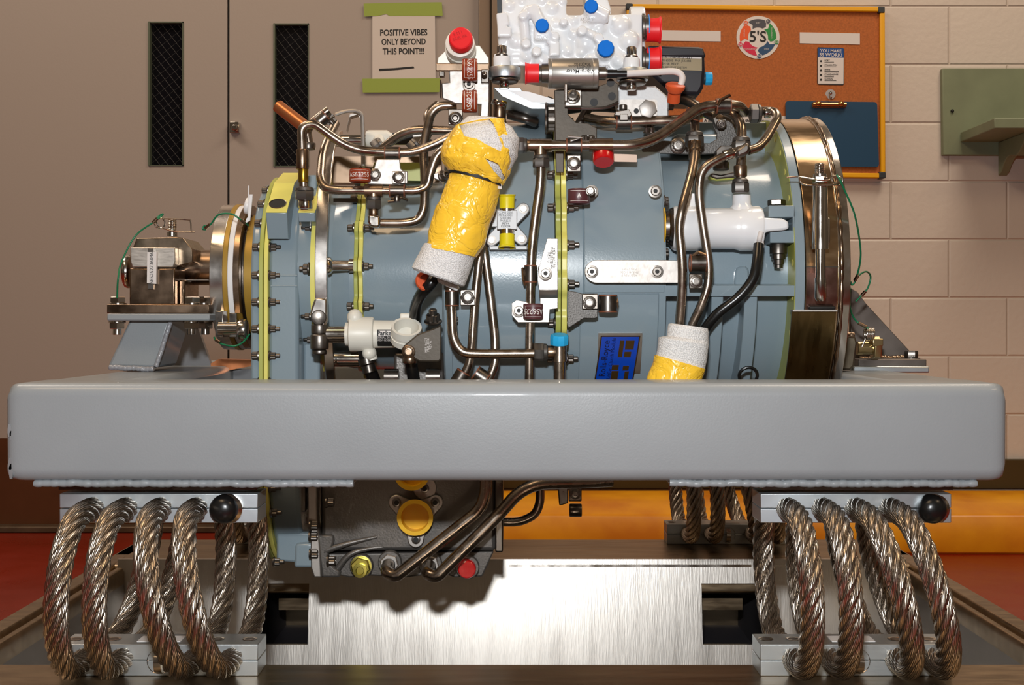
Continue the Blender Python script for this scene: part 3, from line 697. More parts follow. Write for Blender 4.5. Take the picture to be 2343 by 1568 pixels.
# dark recess of the casting below, between rib and strap
g = G().box((XX(683, 1.76), 1.80, CZ-.16), (XX(722, 1.76), 1.83, ZZ(668, 1.765))); part('casting_recess', g, BLUEG, bevel=.004)
# necked cylinders
g = G().band(XX(722, 1.775), XX(762, 1.775), .05, .131, n=96); part('seal_drum', g, BLUEG)
g = G().lathe(V((XX(750, 1.76), AY, AZ)), (1, 0, 0), [(0, .118), (.004, .132), (.02, .137), (XX(802, 1.76)-XX(750, 1.76), .139)], 120); part('drum', g, BLUEG, smooth=30)
def scallop(X0, X1, R0, lobe, phis, hw, m, name='flange', label=None, Rin=.05, n=360, f0=-1.9, f1=1.9):
    prof = []
    for i in range(n):
        a = 2*PI*i/n-PI; e = 0
        for p in phis:
            d = abs((a-math.radians(p)+PI) % (2*PI)-PI)/math.radians(hw); e = max(e, 1-min(1, max(0, (d-.55)/.45)))
        prof.append((AY-(R0+lobe*e)*math.cos(a), AZ+(R0+lobe*e)*math.sin(a)))
    return part(name, xprism(prof, X0, X1), m, bevel=.0008, label=label)
ph2 = [26+22*k for k in range(-8, 8)]
X2a, X2m, X2b = XX(808, 1.752), XX(818, 1.752), XX(828.5, 1.752)
g = G().band(XX(798, 1.755), X2a, .05, .1415, n=120); part('drum_step', g, BLUEG2)
scallop(X2a, X2m-.0004, .1435, .008, ph2, 5.5, PRIMER2, label='olive yellow primed flange half')
scallop(X2m+.0004, X2b, .1435, .008, ph2, 5.5, PRIMER, label='bright yellow primed flange half')
for a in (-40, -18, 4, 26, 48, 70):
    p = K(X2a, math.radians(a), .146); flangebolt(p.y, p.z, X2a, X2b, .0052)
part('middle_casing', G().lathe(V((X2b, AY, AZ)), (1, 0, 0), [(0, .138), (.02, .1385), (.12, .1425), (-.088-X2b, .1425)], 140), BLUEG, smooth=30)
# spacer rod between strap and flange
sp_ = V((XX(750, 1.735), 1.742, ZZ(608, 1.745))); g = G().lathe(sp_, (1, 0, 0), [(0, .0125), (.003, .0115), (.006, .0075), (.028, .0072), (.0285, .0095), (.035, .0095)], 24); part('spacer_rod', g, CHROME)
# large casing
part('main_casing', G().lathe(V((-.0925, AY, AZ)), (1, 0, 0), [(0, .222), (.002, .226), (.005, .228), (.149, .228)], 200), BLUEG, smooth=30)
g = G().lathe(V((XX(1015, 1.67), AY, AZ)), (1, 0, 0), [(0, .2285), (.0005, .2295), (.0095, .2295), (.010, .2285)], 200); part('casing_edge', g, BLUEG2)
X3a, X3m, X3b = XX(1272, 1.66), XX(1285, 1.66), XX(1298, 1.66)
ph3 = [8.3+12.6*k for k in range(-13, 14)]
scallop(X3a, X3m-.0004, .2355, .005, ph3, 4.2, PRIMER2, n=540, label='olive yellow primed flange half')
scallop(X3m+.0004, X3b, .2355, .005, ph3, 4.2, PRIMER, n=540, label='bright yellow primed flange half')
for a in ph3:
    if -45 < a < 75: p = K(0, math.radians(a), .238-.002); flangebolt(p.y, p.z, X3a, X3b, .0056)
g = G().lathe(V((X3b, AY, AZ)), (1, 0, 0), [(0, .2275), (XX(1334, 1.672)-X3b, .2275), (XX(1334, 1.672)-X3b+.0015, .2265), (.10-X3b+.1, .2265)], 200); part('right_casing', g, BLUEG2, smooth=30)
def patch(X0, X1, f0, f1, R, t, n=60): return G().band(X0, X1, R-.004, R+t, math.radians(f0), math.radians(f1), n)
part('cover_panel', patch(XX(1338, 1.668), XX(1521, 1.668), -7.2, 84, .2265, .0042), BLUEG, bevel=.0008)
g = patch(XX(1328, 1.668), XX(1509, 1.668), -70, -7.6, .2265, .0036); part('lower_panel', g, BLUEG, bevel=.0012)
XR0, XR1 = XX(1842, 1.668), XX(1820, 1.668)
part('pocket_drum', G().lathe(V((.198, AY, AZ)), (1, 0, 0), [(0, .186), (.05, .188), (.15, .188), (XR0-.198, .188)], 160), BLUEG, smooth=30)
g = G().band(XX(1509, 1.668), .203, .17, .2300, n=160); part('pocket_wall', g, BLUEG2)
ef = part('end_flange', G().band(XR1, XR0, .10, .2335, n=200), BLUEG2, bevel=.001)
g = G().band(XR1-.0006, XR1+.0005, .10, .2322, n=200); part('primed_face', g, PRIMER2, par=ef, label='olive primed inner face')
for a in (-22, -9, 3, 15, 27, 39, 50, 61, 72):
    p = K(XR1-.0007, math.radians(a), .2185); part('flange_hole', G().cyl(p, p-V((.0004, 0, 0)), .0042, n=16), PRIMER, par=ef)
for a, w_ in ((-6.6, 3.6), (84, 10)):
    g = G().band(.2, XR1+.001, .165, .2300, math.radians(a-w_/2), math.radians(a+w_/2), 12); part('rib', g, BLUEG2, bevel=.002)
for xa, xb in ((1628, 1655), (1703, 1733)):
    g = G().band(XX(xa, 1.68), XX(xb, 1.68), .15, .2235, math.radians(-75), math.radians(-8.5), 50); part('web', g, BLUEG2, bevel=.0012)
g = G().box((XX(1540, 1.8), 1.80, ZZ(345, 1.8)), (XX(1660, 1.8), 1.86, ZZ(305, 1.8))); part('top_boss', g, BLUEG2, bevel=.008)
# rounded pocket floor features
g = G().prism([P(x, y, 1.705) for x, y in [(1680, 655), (1682, 622), (1688, 611), (1706, 608), (1714, 616), (1716, 655)]], (0, .03, 0)); part('arch_boss', g, BLUEG, bevel=.003)
# clevis block for the right actuator
cv = part('clevis_block', G().box((XX(1757, 1.68), 1.675, ZZ(498, 1.675)), (XR1+.001, 1.76, ZZ(470, 1.675))).box((XX(1760, 1.68), 1.675, ZZ(556, 1.675)), (XR1+.001, 1.76, ZZ(527, 1.675))).box((XX(1812, 1.68), 1.675, ZZ(550, 1.675)), (XR1+.001, 1.76, ZZ(480, 1.675))), BLUEG2, bevel=.002)
g = G().hexn(P(1777, 471, 1.70), (0, 0, 1), .012, .008); part('pivot_bolt', g, STEELD, par=cv)
g = G().lathe(P(1781, 557, 1.69), (0, 0, -1), [(0, .0105), (.002, .0115), (.014, .0115), (.015, .0095), (.021, .0095), (.022, .0075), (.028, .0070), (.029, .006), (.033, .0058)], 20); part('pivot_nut', g, STEELD, par=cv)
# ---- input shaft end
g = G().lathe(V((XX(408, 1.85), AY-.02, CZ+.086)), (1, 0, 0), [(0, .026), (.075, .026)], 40); part('input_shaft', g, BROWNST)
g = G().box((XX(415, 1.865), 1.862, ZZ(643, 1.865)), (XX(480, 1.865), 1.90, ZZ(590, 1.865))); sb = part('shaft_flat', g, MILLED, bevel=.0015)
part('dowel_hole', G().cyl(P(455, 615, 1.863), P(455, 615, 1.8615), .0042, n=16), DARKIN, par=sb)
def ring(xa, xb, Rr, m, name, rin=.03): return part(name, G().band(XX(xa, 1.793), XX(xb, 1.793), rin, Rr, n=128), m, bevel=.0006)
ring(479, 509, .1085, STRAPM, 'coupling_ring'); ring(509, 520, .109, TAN, 'coupling_ring'); ring(520, 532, .1075, RINGW, 'seal_ring'); ring(532, 546, .1075, BROWNST, 'coupling_ring')
ring(546, 553, .09, STEELD, 'coupling_ring'); ring(552, 572, .094, TAN, 'coupling_ring')
g = G().box((XX(496, 1.785), 1.775, ZZ(772, 1.785)), (XX(514, 1.785), 1.83, ZZ(712, 1.785))).box((XX(528, 1.785), 1.775, ZZ(772, 1.785)), (XX(545, 1.785), 1.83, ZZ(716, 1.785))).cyl(P(500, 752, 1.78), P(552, 752, 1.78), .010).rcyl(P(545, 755, 1.78), P(566, 755, 1.78), .015)
part('ring_latch', g, CHROME, bevel=.001)
g = G().rcyl(P(562, 470, 1.81), P(572, 472, 1.81), .012); g.sweep([P(569, 425, 1.79), P(568, 500, 1.79)], .0009, 6); g.plate([(571, 445), (578, 445), (572, 505), (560, 512), (564, 500), (569, 495)], 1.785, .003); part('latch_tag', g, [RINGW])
# ---- steel strap and yokes
def ellband(X0, X1, ry, rz, t, f0, f1, n=70):
    g = G(); vs = []; fs = []
    for i in range(n+1):
        a = math.radians(f0+(f1-f0)*i/n)
        for X_, d in ((X0, t), (X1, t), (X1, 0), (X0, 0)): vs.append((X_, AY-(ry+d)*math.cos(a), AZ+(rz+d)*math.sin(a)))
    for i in range(n):
        for k in range(4): fs.append((4*i+k, 4*i+4+k, 4*i+4+(k+1) % 4, 4*i+(k+1) % 4))
    fs += [(0, 1, 2, 3), (4*n+3, 4*n+2, 4*n+1, 4*n)]
    return g.add(vs, fs)
XS0, XS1 = XX(720, 1.725), XX(748, 1.725)
yk = part('actuation_yoke', ellband(XS0, XS1, .168, .212, .007, -17, 86), STRAPM, bevel=.001)
g = G().plate([(720, 682), (748, 682), (749, 735), (744, 746), (732, 750), (720, 745), (708, 720), (712, 705)], 1.722, .014); part('yoke_end', g, STRAPM, par=yk, bevel=.003)
g = G().rcyl(P(729, 727, 1.718), P(729, 727, 1.735), .0105); part('yoke_pin', g, STEELD, par=yk)
g = G().rcyl(P(731, 742, 1.73), P(731, 765, 1.73), .0115).rcyl(P(731, 765, 1.73), P(731, 800, 1.73), .0125).rcyl(P(731, 800, 1.73), P(731, 812, 1.73), .010)
g.box(tuple(P(712, 788, 1.722)), tuple(P(752, 766, 1.745)))
part('yoke_knuckle', g, BOLTM, bevel=.001, par=yk)
g = ellband(XX(735, 1.74), XX(757, 1.74), .150, .215, .006, -52, -24); part('lower_yoke', g, CHROME, bevel=.001)
g = G().cyl(P(748, 765, 1.735), P(795, 765, 1.735), .0118, n=28); part('actuator_rod', g, CHROME)
g = G().cyl(P(750, 822, 1.80), P(840, 822, 1.80), .011); part('lower_rod', g, CHROME)
g = G().plate([(792, 300), (800, 262), (815, 254), (830, 262), (832, 330), (832, 380), (826, 380), (826, 275), (818, 262), (800, 268)], 1.83, .02); part('hoop_bracket', g, BAREP, bevel=.0015)
g = G().sweep(fillet([P(768, 262, 1.82), P(790, 254, 1.82), P(815, 253, 1.82), P(829, 262, 1.82), P(830, 300, 1.82), P(831, 380, 1.82)], .02), .0028, 8); part('hoop_edge', g, BAREP)
part('casing_shade_plate', G().plate([(640, 1112), (735, 1112), (735, 1218), (640, 1218)], 1.80, .1), STEELD)  # fills the lower casing; dark colour stands in for the beam's shadow
# ---- small silver bump between sections
g = G().box((XX(765, 1.80), 1.79, ZZ(465, 1.80)), (XX(820, 1.80), 1.80, ZZ(455, 1.80))); part('rub_strip', g, STEELD)
g = G().plate([(856, 372), (965, 372), (965, 414), (845, 412)], 1.86, .03); part('rear_flange', g, PRIMER2)
g = G().box((XX(752, 1.93), 1.92, ZZ(420, 1.93)), (XX(1010, 1.93), 1.95, ZZ(360, 1.93))); part('rear_housing', g, BROWNST)
# ---- lower gearbox
YG = 1.79
gb = part('gearbox_housing', G().box((XX(735, YG), YG, ZZ(1262, YG)), (XX(1135, YG), YG+.17, CZ-.17)), GEARB, bevel=.006)
g = G().plate([(720, 1228), (760, 1228), (790, 1232), (862, 1225), (800, 1250), (752, 1262), (756, 1268), (1130, 1262), (1104, 1320), (1040, 1322), (1010, 1312), (930, 1322), (850, 1318), (800, 1322), (780, 1318), (760, 1322), (716, 1322)], YG+.004, .10); part('gearbox_sump', g, GEARB, bevel=.004)
g = G().sweep(smoothpath([P(735, 1268, YG-.003), P(752, 1258, YG-.006), P(800, 1243, YG-.006), P(862, 1229, YG+.001)]), lambda t: .006*(1-.6*t), 10).sweep(smoothpath([P(765, 1312, YG-.001), P(800, 1270, YG-.003), P(850, 1255, YG+.001), P(900, 1252, YG+.004)]), lambda t: .005*(1-.6*t), 10); part('casting_rib', g, GEARB)
g = G().box((XX(1133, YG), YG-.004, ZZ(1263, YG)), (XX(1151, YG), YG+.17, CZ-.17)); part('end_band', g, STEELD, bevel=.002)
g = G().plate([(703, 1100), (724, 1100), (726, 1196), (732, 1250), (736, 1322), (718, 1322), (711, 1300), (710, 1200), (704, 1196)], YG-.014, .14); part('mating_flange', g, BAREP, bevel=.002)
g = G().plate([(724, 1225), (762, 1225), (764, 1240), (760, 1255), (752, 1260), (750, 1285), (765, 1300), (778, 1308), (778, 1322), (736, 1322)], YG-.010, .03); part('flange_lug', g, GEARB, bevel=.003)
for x, y in ((754, 1150), (757, 1283), (717, 1203), (716, 1228), (717, 1268)):
    g = G().bolt(P(x-9, y, YG-.018), (1, 0, 0), .0062, .012); part('flange_bolt', g, BOLTM)
g = G().plate([(675, 1245), (722, 1242), (722, 1300), (672, 1300)], YG-.012, .05).plate([(632, 1218), (722, 1218), (722, 1292), (632, 1285)], YG+.0, .05); part('lower_casing', g, BLUEG2, bevel=.004)
g = G().plate([(645, 1112), (700, 1112), (700, 1172), (662, 1172)], YG-.008, .02); part('inspection_cover', g, CLAMPP if False else STEELD, bevel=.002)
# bottom ports
pt = [(828, 1293, 'hex'), (893, 1285, 'nut'), (985, 1288, 'nut'), (1070, 1296, 'cap')]
for x, y, kd in pt:
    c_ = P(x, y, YG-.002); g = G().lathe(c_, (0, -1, 0), [(0, .0165), (.008, .0165), (.010, .0155)], 28); pb = part('port_boss', g, GEARB)
    if kd == 'hex':
        g = G().lathe(c_+V((0, -.008, 0)), (0, -1, 0), [(0, .0150), (.003, .0150), (.0035, .012)], 24).hexn(c_+V((0, -.010, 0)), (0, -1, 0), .0140, .009).lathe(c_+V((0, -.018, -.004)), (0, -1, 0), [(0, .010), (.006, .0098), (.0062, .006), (.003, .005)], 24)
        part('port_plug', g, mat('olive_gold_plating', (196,186,96), .28, 1), par=pb)
    elif kd == 'nut':
        g = G().lathe(c_+V((0, -.006, 0)), (0, -1, 0), [(0, .0150), (.003, .0150)], 24, 0).hexn(c_+V((0, -.008, 0)), (0, -1, 0), .0135, .009, 0).rcyl(c_+V((0, -.016, 0)), c_+V((0, -.026, -.004)), .0088, m=1); part('port_fitting', g, [BAREP, BLACKR], par=pb)
# three-ear yellow capped port
c_ = P(952, 1180, YG-.001); ys = []
g = G()
for x, y in ((908, 1150), (996, 1150), (952, 1234)):
    e = P(x, y, YG-.001); d = (c_-e).normalized(); s_ = V((-d.z, 0, d.x)); r = .0115
    g.prism([e+s_*r*math.cos(t)-d*r*math.sin(t) for t in [PI*k/10 for k in range(11)]]+[c_-s_*.019, c_+s_*.019], (0, .006, 0))
pf = part('port_flange', g, BAREP, bevel=.0015)
for v_ in pf.data.vertices: v_.co.y -= .006
for x, y in ((908, 1150), (996, 1150), (952, 1234)):
    e = P(x, y, YG-.008); g = G().rcyl(e, e-V((0, .004, 0)), .0062, m=0).cyl(e-V((0, .0041, 0)), e-V((0, .0044, 0)), .0035, m=1); part('socket_screw', g, [BOLTM, DARKIN], par=pf)
g = G()
e = P(972, 1118, YG-.004); g.prism([e+V((.0165*math.cos(t), 0, .0165*math.sin(t))) for t in [2*PI*k/20 for k in range(20)]], (0, .006, 0)); pg = part('port_flange', g, BAREP, bevel=.001)
e -= V((0, .001, 0)); g = G().rcyl(e, e-V((0, .004, 0)), .0062, m=0).cyl(e-V((0, .0041, 0)), e-V((0, .0044, 0)), .0035, m=1); part('socket_screw', g, [BOLTM, DARKIN], par=pg)
# ------------------------------------------------------------------ pipes
def pipe(pts, r=.0062, fil=.022, m=STEEL, name='pipe', label=None):
    return part(name, G().sweep(fillet([P(*p) for p in pts], fil), r, 14), m, smooth=60, label=label)
def nut(par, x, y, Y, ax, px_l=26, r=.0115, m=FITN, name='coupling_nut'):
    s = Y/F; h = px_l*s; c_ = P(x, y, Y); d = V({'x': (1, 0, 0), 'z': (0, 0, 1)}[ax]) if isinstance(ax, str) else V(ax).normalized()
    g = G().hexn(c_-d*h/2, d, r, h*.72).lathe(c_+d*h*.2, d, [(0, r*.95), (h*.2, r*.9), (h*.3, r*.72)], 20)
    return part(name, g, m, par=par)
def sleeve(par, x, y, Y, ax, px_l, r, m=BROWNST, name='sleeve'):
    s = Y/F; h = px_l*s; c_ = P(x, y, Y); d = V({'x': (1, 0, 0), 'z': (0, 0, 1)}[ax]) if isinstance(ax, str) else V(ax).normalized()
    return part(name, G().rcyl(c_-d*h/2, c_+d*h/2, r, .12), m, par=par)
def clamp(x, y, Y, ax, w_px, r, tab=None, par=None, screw=True, m=STEELD, edge=EDGEB, twist=0):
    s = Y/F; c_ = P(x, y, Y); d = V({'x': (1, 0, 0), 'z': (0, 0, 1)}[ax]) if isinstance(ax, str) else V(ax).normalized(); h = w_px*s
    g = G().lathe(c_-d*h/2, d, [(0, r*.8), (0, r), (h, r), (h, r*.8)], 28, 0, False, False)
    o = part('tube_clamp', g, m, par=par)
    g = G()
    for q in (-1, 1): g.lathe(c_+d*(h/2+.0008)*q-d*.001, d, [(0, r*.72), (0, r*.98), (.002, r*.98), (.002, r*.72)], 24, 0, False, False)
    part('clamp_cushion', g, edge, par=o if par is None else par)
    if tab:
        tx, ty, tw, th_ = tab; t_ = P(tx, ty, Y-r*.6); hw, hh = tw*s/2, th_*s/2
        tb_ = part('clamp_tab', G().box(t_-V((hw, 0, hh)), t_+V((hw, .003, hh))), m, bevel=.001, par=o if par is None else par)
        if screw: part('clamp_screw', G().bolt(t_-V((0, .0002, 0)), (0, -1, 0), .0068, .006), BOLTM, par=o if par is None else par)
    return o
YL = 1.725
p = pipe([(697, 478, 1.73), (695, 430, 1.72), (691, 330, 1.72), (690, 290, 1.72), (718, 282, 1.72), (805, 345, YL), (942, 350, YL), (985, 335, YL), (1045, 306, YL)], .0062, .028)
nut(p, 697, 443, 1.722, 'z', 30, .0135); sleeve(p, 692, 365, 1.72, 'z', 46, .0085); sleeve(p, 694, 398, 1.72, 'z', 40, .0068, mat('amber_tinted_tube', (150,120,40), .3, .9)); sleeve(p, 699, 466, 1.728, 'z', 26, .0095, CHROME)
p = pipe([(708, 330, 1.76), (702, 300, 1.76), (715, 280, 1.76), (752, 252, 1.76)], .0062, .02); sleeve(p, 706, 335, 1.76, 'z', 16, .0098, STEELD)
clamp(737, 273, 1.75, (1, 0, .9), 22, .0092, par=p)
g = G().sweep([P(750, 285, 1.75), P(760, 262, 1.75)], .0035, 8).bolt(P(757, 272, 1.74), (1, 0, -1), .005, .008); part('clamp_screw', g, BOLTM, par=p)
p = pipe([(768, 282, 1.80), (738, 345, 1.76), (733, 410, 1.725), (742, 431, 1.715), (770, 436, 1.71), (955, 437, 1.71), (978, 428, 1.71), (985, 395, 1.71), (1000, 350, 1.71), (1045, 325, 1.71)], .0062, .03)
g = G().sweep([P(835, 437, 1.71), P(876, 437, 1.71)], .0092, 16).sweep([P(855, 440, 1.71), P(855, 462, 1.71)], .0085, 16); part('tee_fitting', g, BROWNST, par=p)
nut(p, 855, 464, 1.71, 'z', 30, .0105); sleeve(p, 855, 486, 1.71, 'z', 16, .0068, BROWNST)
g = G().plate([(841, 492), (868, 492), (870, 500), (870, 518), (862, 521), (847, 519), (841, 508)], 1.70, .018); part('elbow_fitting', g, CHROME, par=p, bevel=.003)
p2 = pipe([(862, 511, 1.71), (925, 511, 1.71), (958, 505, 1.71), (971, 478, 1.71), (973, 410, 1.715), (968, 340, 1.73), (985, 262, 1.74), (1003, 243, 1.74), (1045, 241, 1.74)], .0062, .03)
clamp(909, 437, 1.71, 'x', 30, .0092, par=p2)
g = G().sweep([P(895, 455, 1.705), P(920, 453, 1.70), P(932, 458, 1.705)], .0022, 8).sweep([P(888, 462, 1.705), P(915, 459, 1.702)], .0022, 8).rcyl(P(908, 448, 1.70), P(908, 462, 1.70), .004); part('clamp_latch', g, STEELD, par=p2)
p3 = pipe([(868, 345, 1.76), (930, 296, 1.745), (1050, 300, 1.74)], .0062, .03)
nut(p3, 866, 335, 1.765, (1, 0, .7), 26, .0115)
p4 = pipe([(955, 345, 1.79), (985, 300, 1.79), (975, 262, 1.80), (1000, 240, 1.82)], .0062, .02); nut(p4, 948, 335, 1.79, (1, 0, 1), 24, .011); nut(p4, 976, 330, 1.785, 'z', 22, .010)
clamp(898, 351, YL, 'x', 30, .009, par=p3)
br_ = part('clamp_bracket', G().plate([(864, 364), (915, 364), (917, 385), (922, 390), (933, 392), (933, 420), (912, 424), (840, 422), (842, 418), (852, 400), (855, 385), (860, 368)], 1.712, .0025), BAREP, bevel=.0015)
for x, y, w_ in ((858, 400, 15), (912, 406, 30)):
    t_ = P(x, y, 1.709); part('clamp_tab', G().box(t_-V((w_*.0003, 0, .0085)), t_+V((w_*.0003, .003, .0085))), BAREP, bevel=.001, par=br_)
    part('clamp_screw', G().bolt(t_, (0, -1, 0), .0062, .006), BOLTM, par=br_)
# pipes right of the wrapped bundle
YE = 1.648
p = pipe([(1175, 333, YE), (1400, 333, YE), (1452, 333, YE), (1500, 318, YE+.01), (1600, 247, YE+.03), (1640, 241, YE+.03), (1692, 241, YE+.04), (1702, 256, YE+.07)], .0072, .04)
nut(p, 1194, 333, YE, 'x', 26, .0105); sleeve(p, 1214, 333, YE, 'x', 16, .0082)
g = G().sweep([P(1213, 333, YE), P(1262, 333, YE)], .0088, 18).sweep([P(1237, 333, YE), P(1237, 358, YE)], .0085, 18); part('tee_fitting', g, BROWNST, par=p)
g = G().sweep([P(1348, 333, YE), P(1362, 333, YE)], .009, 18).sweep([P(1360, 333, YE), P(1402, 333, YE)], .0095, 18).box(tuple(P(1364, 333, YE-.002)), tuple(P(1398, 320, YE+.008))); part('tee_fitting', g, BROWNST, par=p)
clamp(1313, 333, YE, 'x', 30, .0095, tab=(1313, 374, 32, 38), par=p)
g = G().sweep([P(1300, 312, YE-.008), P(1332, 316, YE-.008), P(1305, 322, YE-.009)], .002, 8); part('clamp_latch', g, BAREP, par=p)
clamp(1655, 243, YE+.03, 'x', 28, .0105, par=p); g = G().sweep([P(1643, 240, YE+.02), P(1648, 230, YE+.015), P(1670, 218, YE+.02)], .0022, 8); part('clamp_latch', g, BROWNST, par=p)
p6 = pipe([(1237, 350, YE), (1238, 410, YE), (1222, 520, YE), (1216, 580, YE), (1214, 640, YE), (1211, 875, YE+.005), (1211, 930, YE+.01)], .0062, .05)
nut(p6, 1238, 369, YE, 'z', 30, .0112); clamp(1214, 627, YE, 'z', 34, .0085, tab=(1248, 627, 34, 34), par=p6)
g = G().sweep([P(1196, 613, YE), P(1198, 640, YE-.004), P(1202, 652, YE)], .0022, 8); part('clamp_latch', g, BROWNST, par=p6)
p7 = pipe([(1028, 640, YE), (1032, 690, YE), (1036, 775, YE), (1055, 808, YE), (1100, 810, YE), (1232, 809, YE)], .0066, .05)
nut(p7, 1238, 806, YE, 'x', 32, .0120); sleeve(p7, 1262, 806, YE, 'x', 22, .0085, BROWNST)
clamp(1034, 683, YE, 'z', 30, .0092, tab=(1070, 681, 34, 36), par=p7)
g = G().sweep([P(1280, 775, YE), P(1280, 828, YE)], .0095, 18).sweep([P(1280, 808, YE), P(1262, 807, YE)], .0075, 16).sweep([P(1280, 820, YE), P(1280, 930, YE+.005)], .0078, 18); part('tee_fitting', g, STEEL, par=p7)
p8 = pipe([(1112, 500, YE+.01), (1098, 580, YE+.005), (1086, 690, YE+.005), (1079, 800, YE+.006), (1072, 840, YE+.006), (1048, 880, YE+.01), (1030, 920, YE+.01)], .0058, .05)
p9 = pipe([(1095, 480, YE+.02), (1106, 560, YE+.015), (1120, 660, YE+.012), (1133, 775, YE+.012), (1133, 835, YE+.01), (1118, 868, YE+.01), (1100, 910, YE+.01)], .0062, .05)
clamp(1052, 866, YE+.005, (-.6, 0, -1), 30, .0098, par=p8); clamp(1100, 862, YE-.002, (1, 0, -.7), 26, .0105, par=p9, m=STEELD)
# right hand pipes
pa = pipe([(1590, 255, 1.70), (1590, 300, 1.69), (1590, 372, 1.66), (1560, 480, 1.64), (1553, 520, 1.64), (1562, 610, 1.64), (1560, 680, 1.645), (1553, 760, 1.655), (1545, 860, 1.66)], .0062, .06)
nut(pa, 1589, 318, 1.685, 'z', 34, .0125); sleeve(pa, 1589, 335, 1.68, 'z', 26, .0092, BROWNST); sleeve(pa, 1589, 352, 1.672, 'z', 26, .0078, BROWNST)
pb_ = pipe([(1700, 342, 1.655), (1655, 358, 1.65), (1605, 385, 1.65), (1598, 440, 1.65), (1607, 510, 1.65), (1622, 600, 1.65), (1622, 650, 1.65), (1605, 700, 1.652), (1580, 750, 1.66), (1560, 830, 1.665)], .0060, .045)
sleeve(pb_, 1668, 353, 1.652, (1, 0, .38), 24, .0072, CHROME)
g = G().plate([(1683, 344), (1706, 326), (1716, 326), (1718, 340), (1714, 352), (1688, 362)], 1.642, .02); part('elbow_fitting', g, BOLTM, par=pb_, bevel=.004)
pc = pipe([(1712, 345, 1.655), (1735, 338, 1.66), (1752, 320, 1.67), (1780, 270, 1.69), (1774, 256, 1.70), (1755, 254, 1.71), (1700, 258, 1.73)], .0060, .026)
nut(pc, 1729, 260, 1.71, 'x', 26, .0130); sleeve(pc, 1756, 258, 1.705, 'x', 14, .0075, CHROME)
pd = pipe([(1660, 252, 1.71), (1686, 268, 1.70), (1697, 290, 1.69), (1697, 350, 1.68), (1694, 400, 1.675), (1694, 440, 1.672)], .0066, .02)
nut(pd, 1696, 330, 1.685, 'z', 34, .0125); nut(pd, 1694, 425, 1.672, 'z', 32, .0115); sleeve(pd, 1694, 392, 1.675, 'z', 26, .0088, BROWNST)
pe = pipe([(1345, 272, 1.79), (1380, 279, 1.76), (1430, 280, 1.75), (1570, 276, 1.75), (1600, 262, 1.76)], .0078, .03)
clamp(1427, 280, 1.75, 'x', 30, .0102, par=pe); g = G().plate([(1408, 255), (1440, 250), (1446, 262), (1442, 268), (1406, 264)], 1.735, .02).cyl(P(1426, 252, 1.74), P(1426, 240, 1.74), .0055).box(tuple(P(1418, 276, 1.733)), tuple(P(1436, 262, 1.74))); part('clamp_latch', g, BOLTM, par=pe, bevel=.001)
clamp(1585, 264, 1.69, (.15, 0, 1), 20, .0098, par=pe)
pf_ = pipe([(1540, 225, 1.80), (1575, 230, 1.78), (1620, 262, 1.76), (1680, 290, 1.78)], .007, .03, m=STEELD)
for pts in ([(1150, 232, 1.70), (1145, 262, 1.70), (1150, 290, 1.72)], ):
    q = pipe(pts, .0062, .02, m=mat('amber_tinted_tube', (150,120,40), .3, .9)); sleeve(q, 1143, 254, 1.70, 'z', 34, .0085, BROWNST); sleeve(q, 1141, 238, 1.70, (.4, 0, 1), 12, .0105, CHROME)
pipe([(1160, 250, 1.80), (1230, 262, 1.82), (1350, 245, 1.84), (1420, 250, 1.86)], .006, .03, m=STEELD); pipe([(1215, 275, 1.80), (1250, 245, 1.80), (1262, 225, 1.8)], .006, .02, m=STEELD); pipe([(1325, 285, 1.80), (1350, 240, 1.80)], .007, .02, m=STEELD); pipe([(1165, 262, 1.78), (1205, 272, 1.77), (1225, 280, 1.78)], .007, .02, m=STEELD)
# lower pipes
q = pipe([(888, 1292, 1.765), (884, 1310, 1.735), (905, 1320, 1.728), (1040, 1214, 1.728), (1098, 1168, 1.728), (1112, 1130, 1.728), (1112, 1060, 1.73)], .0086, .03)
q = pipe([(982, 1294, 1.765), (976, 1312, 1.735), (998, 1322, 1.728), (1140, 1180, 1.728), (1185, 1128, 1.73), (1230, 1106, 1.73), (1330, 1104, 1.74), (1400, 1100, 1.75)], .0086, .035)
q = pipe([(1140, 1195, 1.86), (1190, 1195, 1.86), (1225, 1178, 1.86), (1236, 1150, 1.86), (1236, 1080, 1.86)], .0066, .045)
g = G().plate([(1276, 1110), (1300, 1110), (1300, 1152), (1280, 1158)], 1.80, .02).plate([(1301, 1112), (1331, 1112), (1331, 1148), (1301, 1148)], 1.79, .003); hb = part('hanging_clamp', g, STEELD, bevel=.002)
part('clamp_band', G().rcyl(P(1303, 1168, 1.80), P(1331, 1168, 1.80), .0095), STEELD, par=hb); part('clamp_screw', G().bolt(P(1316, 1130, 1.79), (0, -1, 0), .006, .006), BOLTM, par=hb)
# copper tinted stub seen through the left of the tubing
part('tube_stub', G().cyl(P(636, 243, 1.95), P(700, 292, 1.93), .010), COPPER)
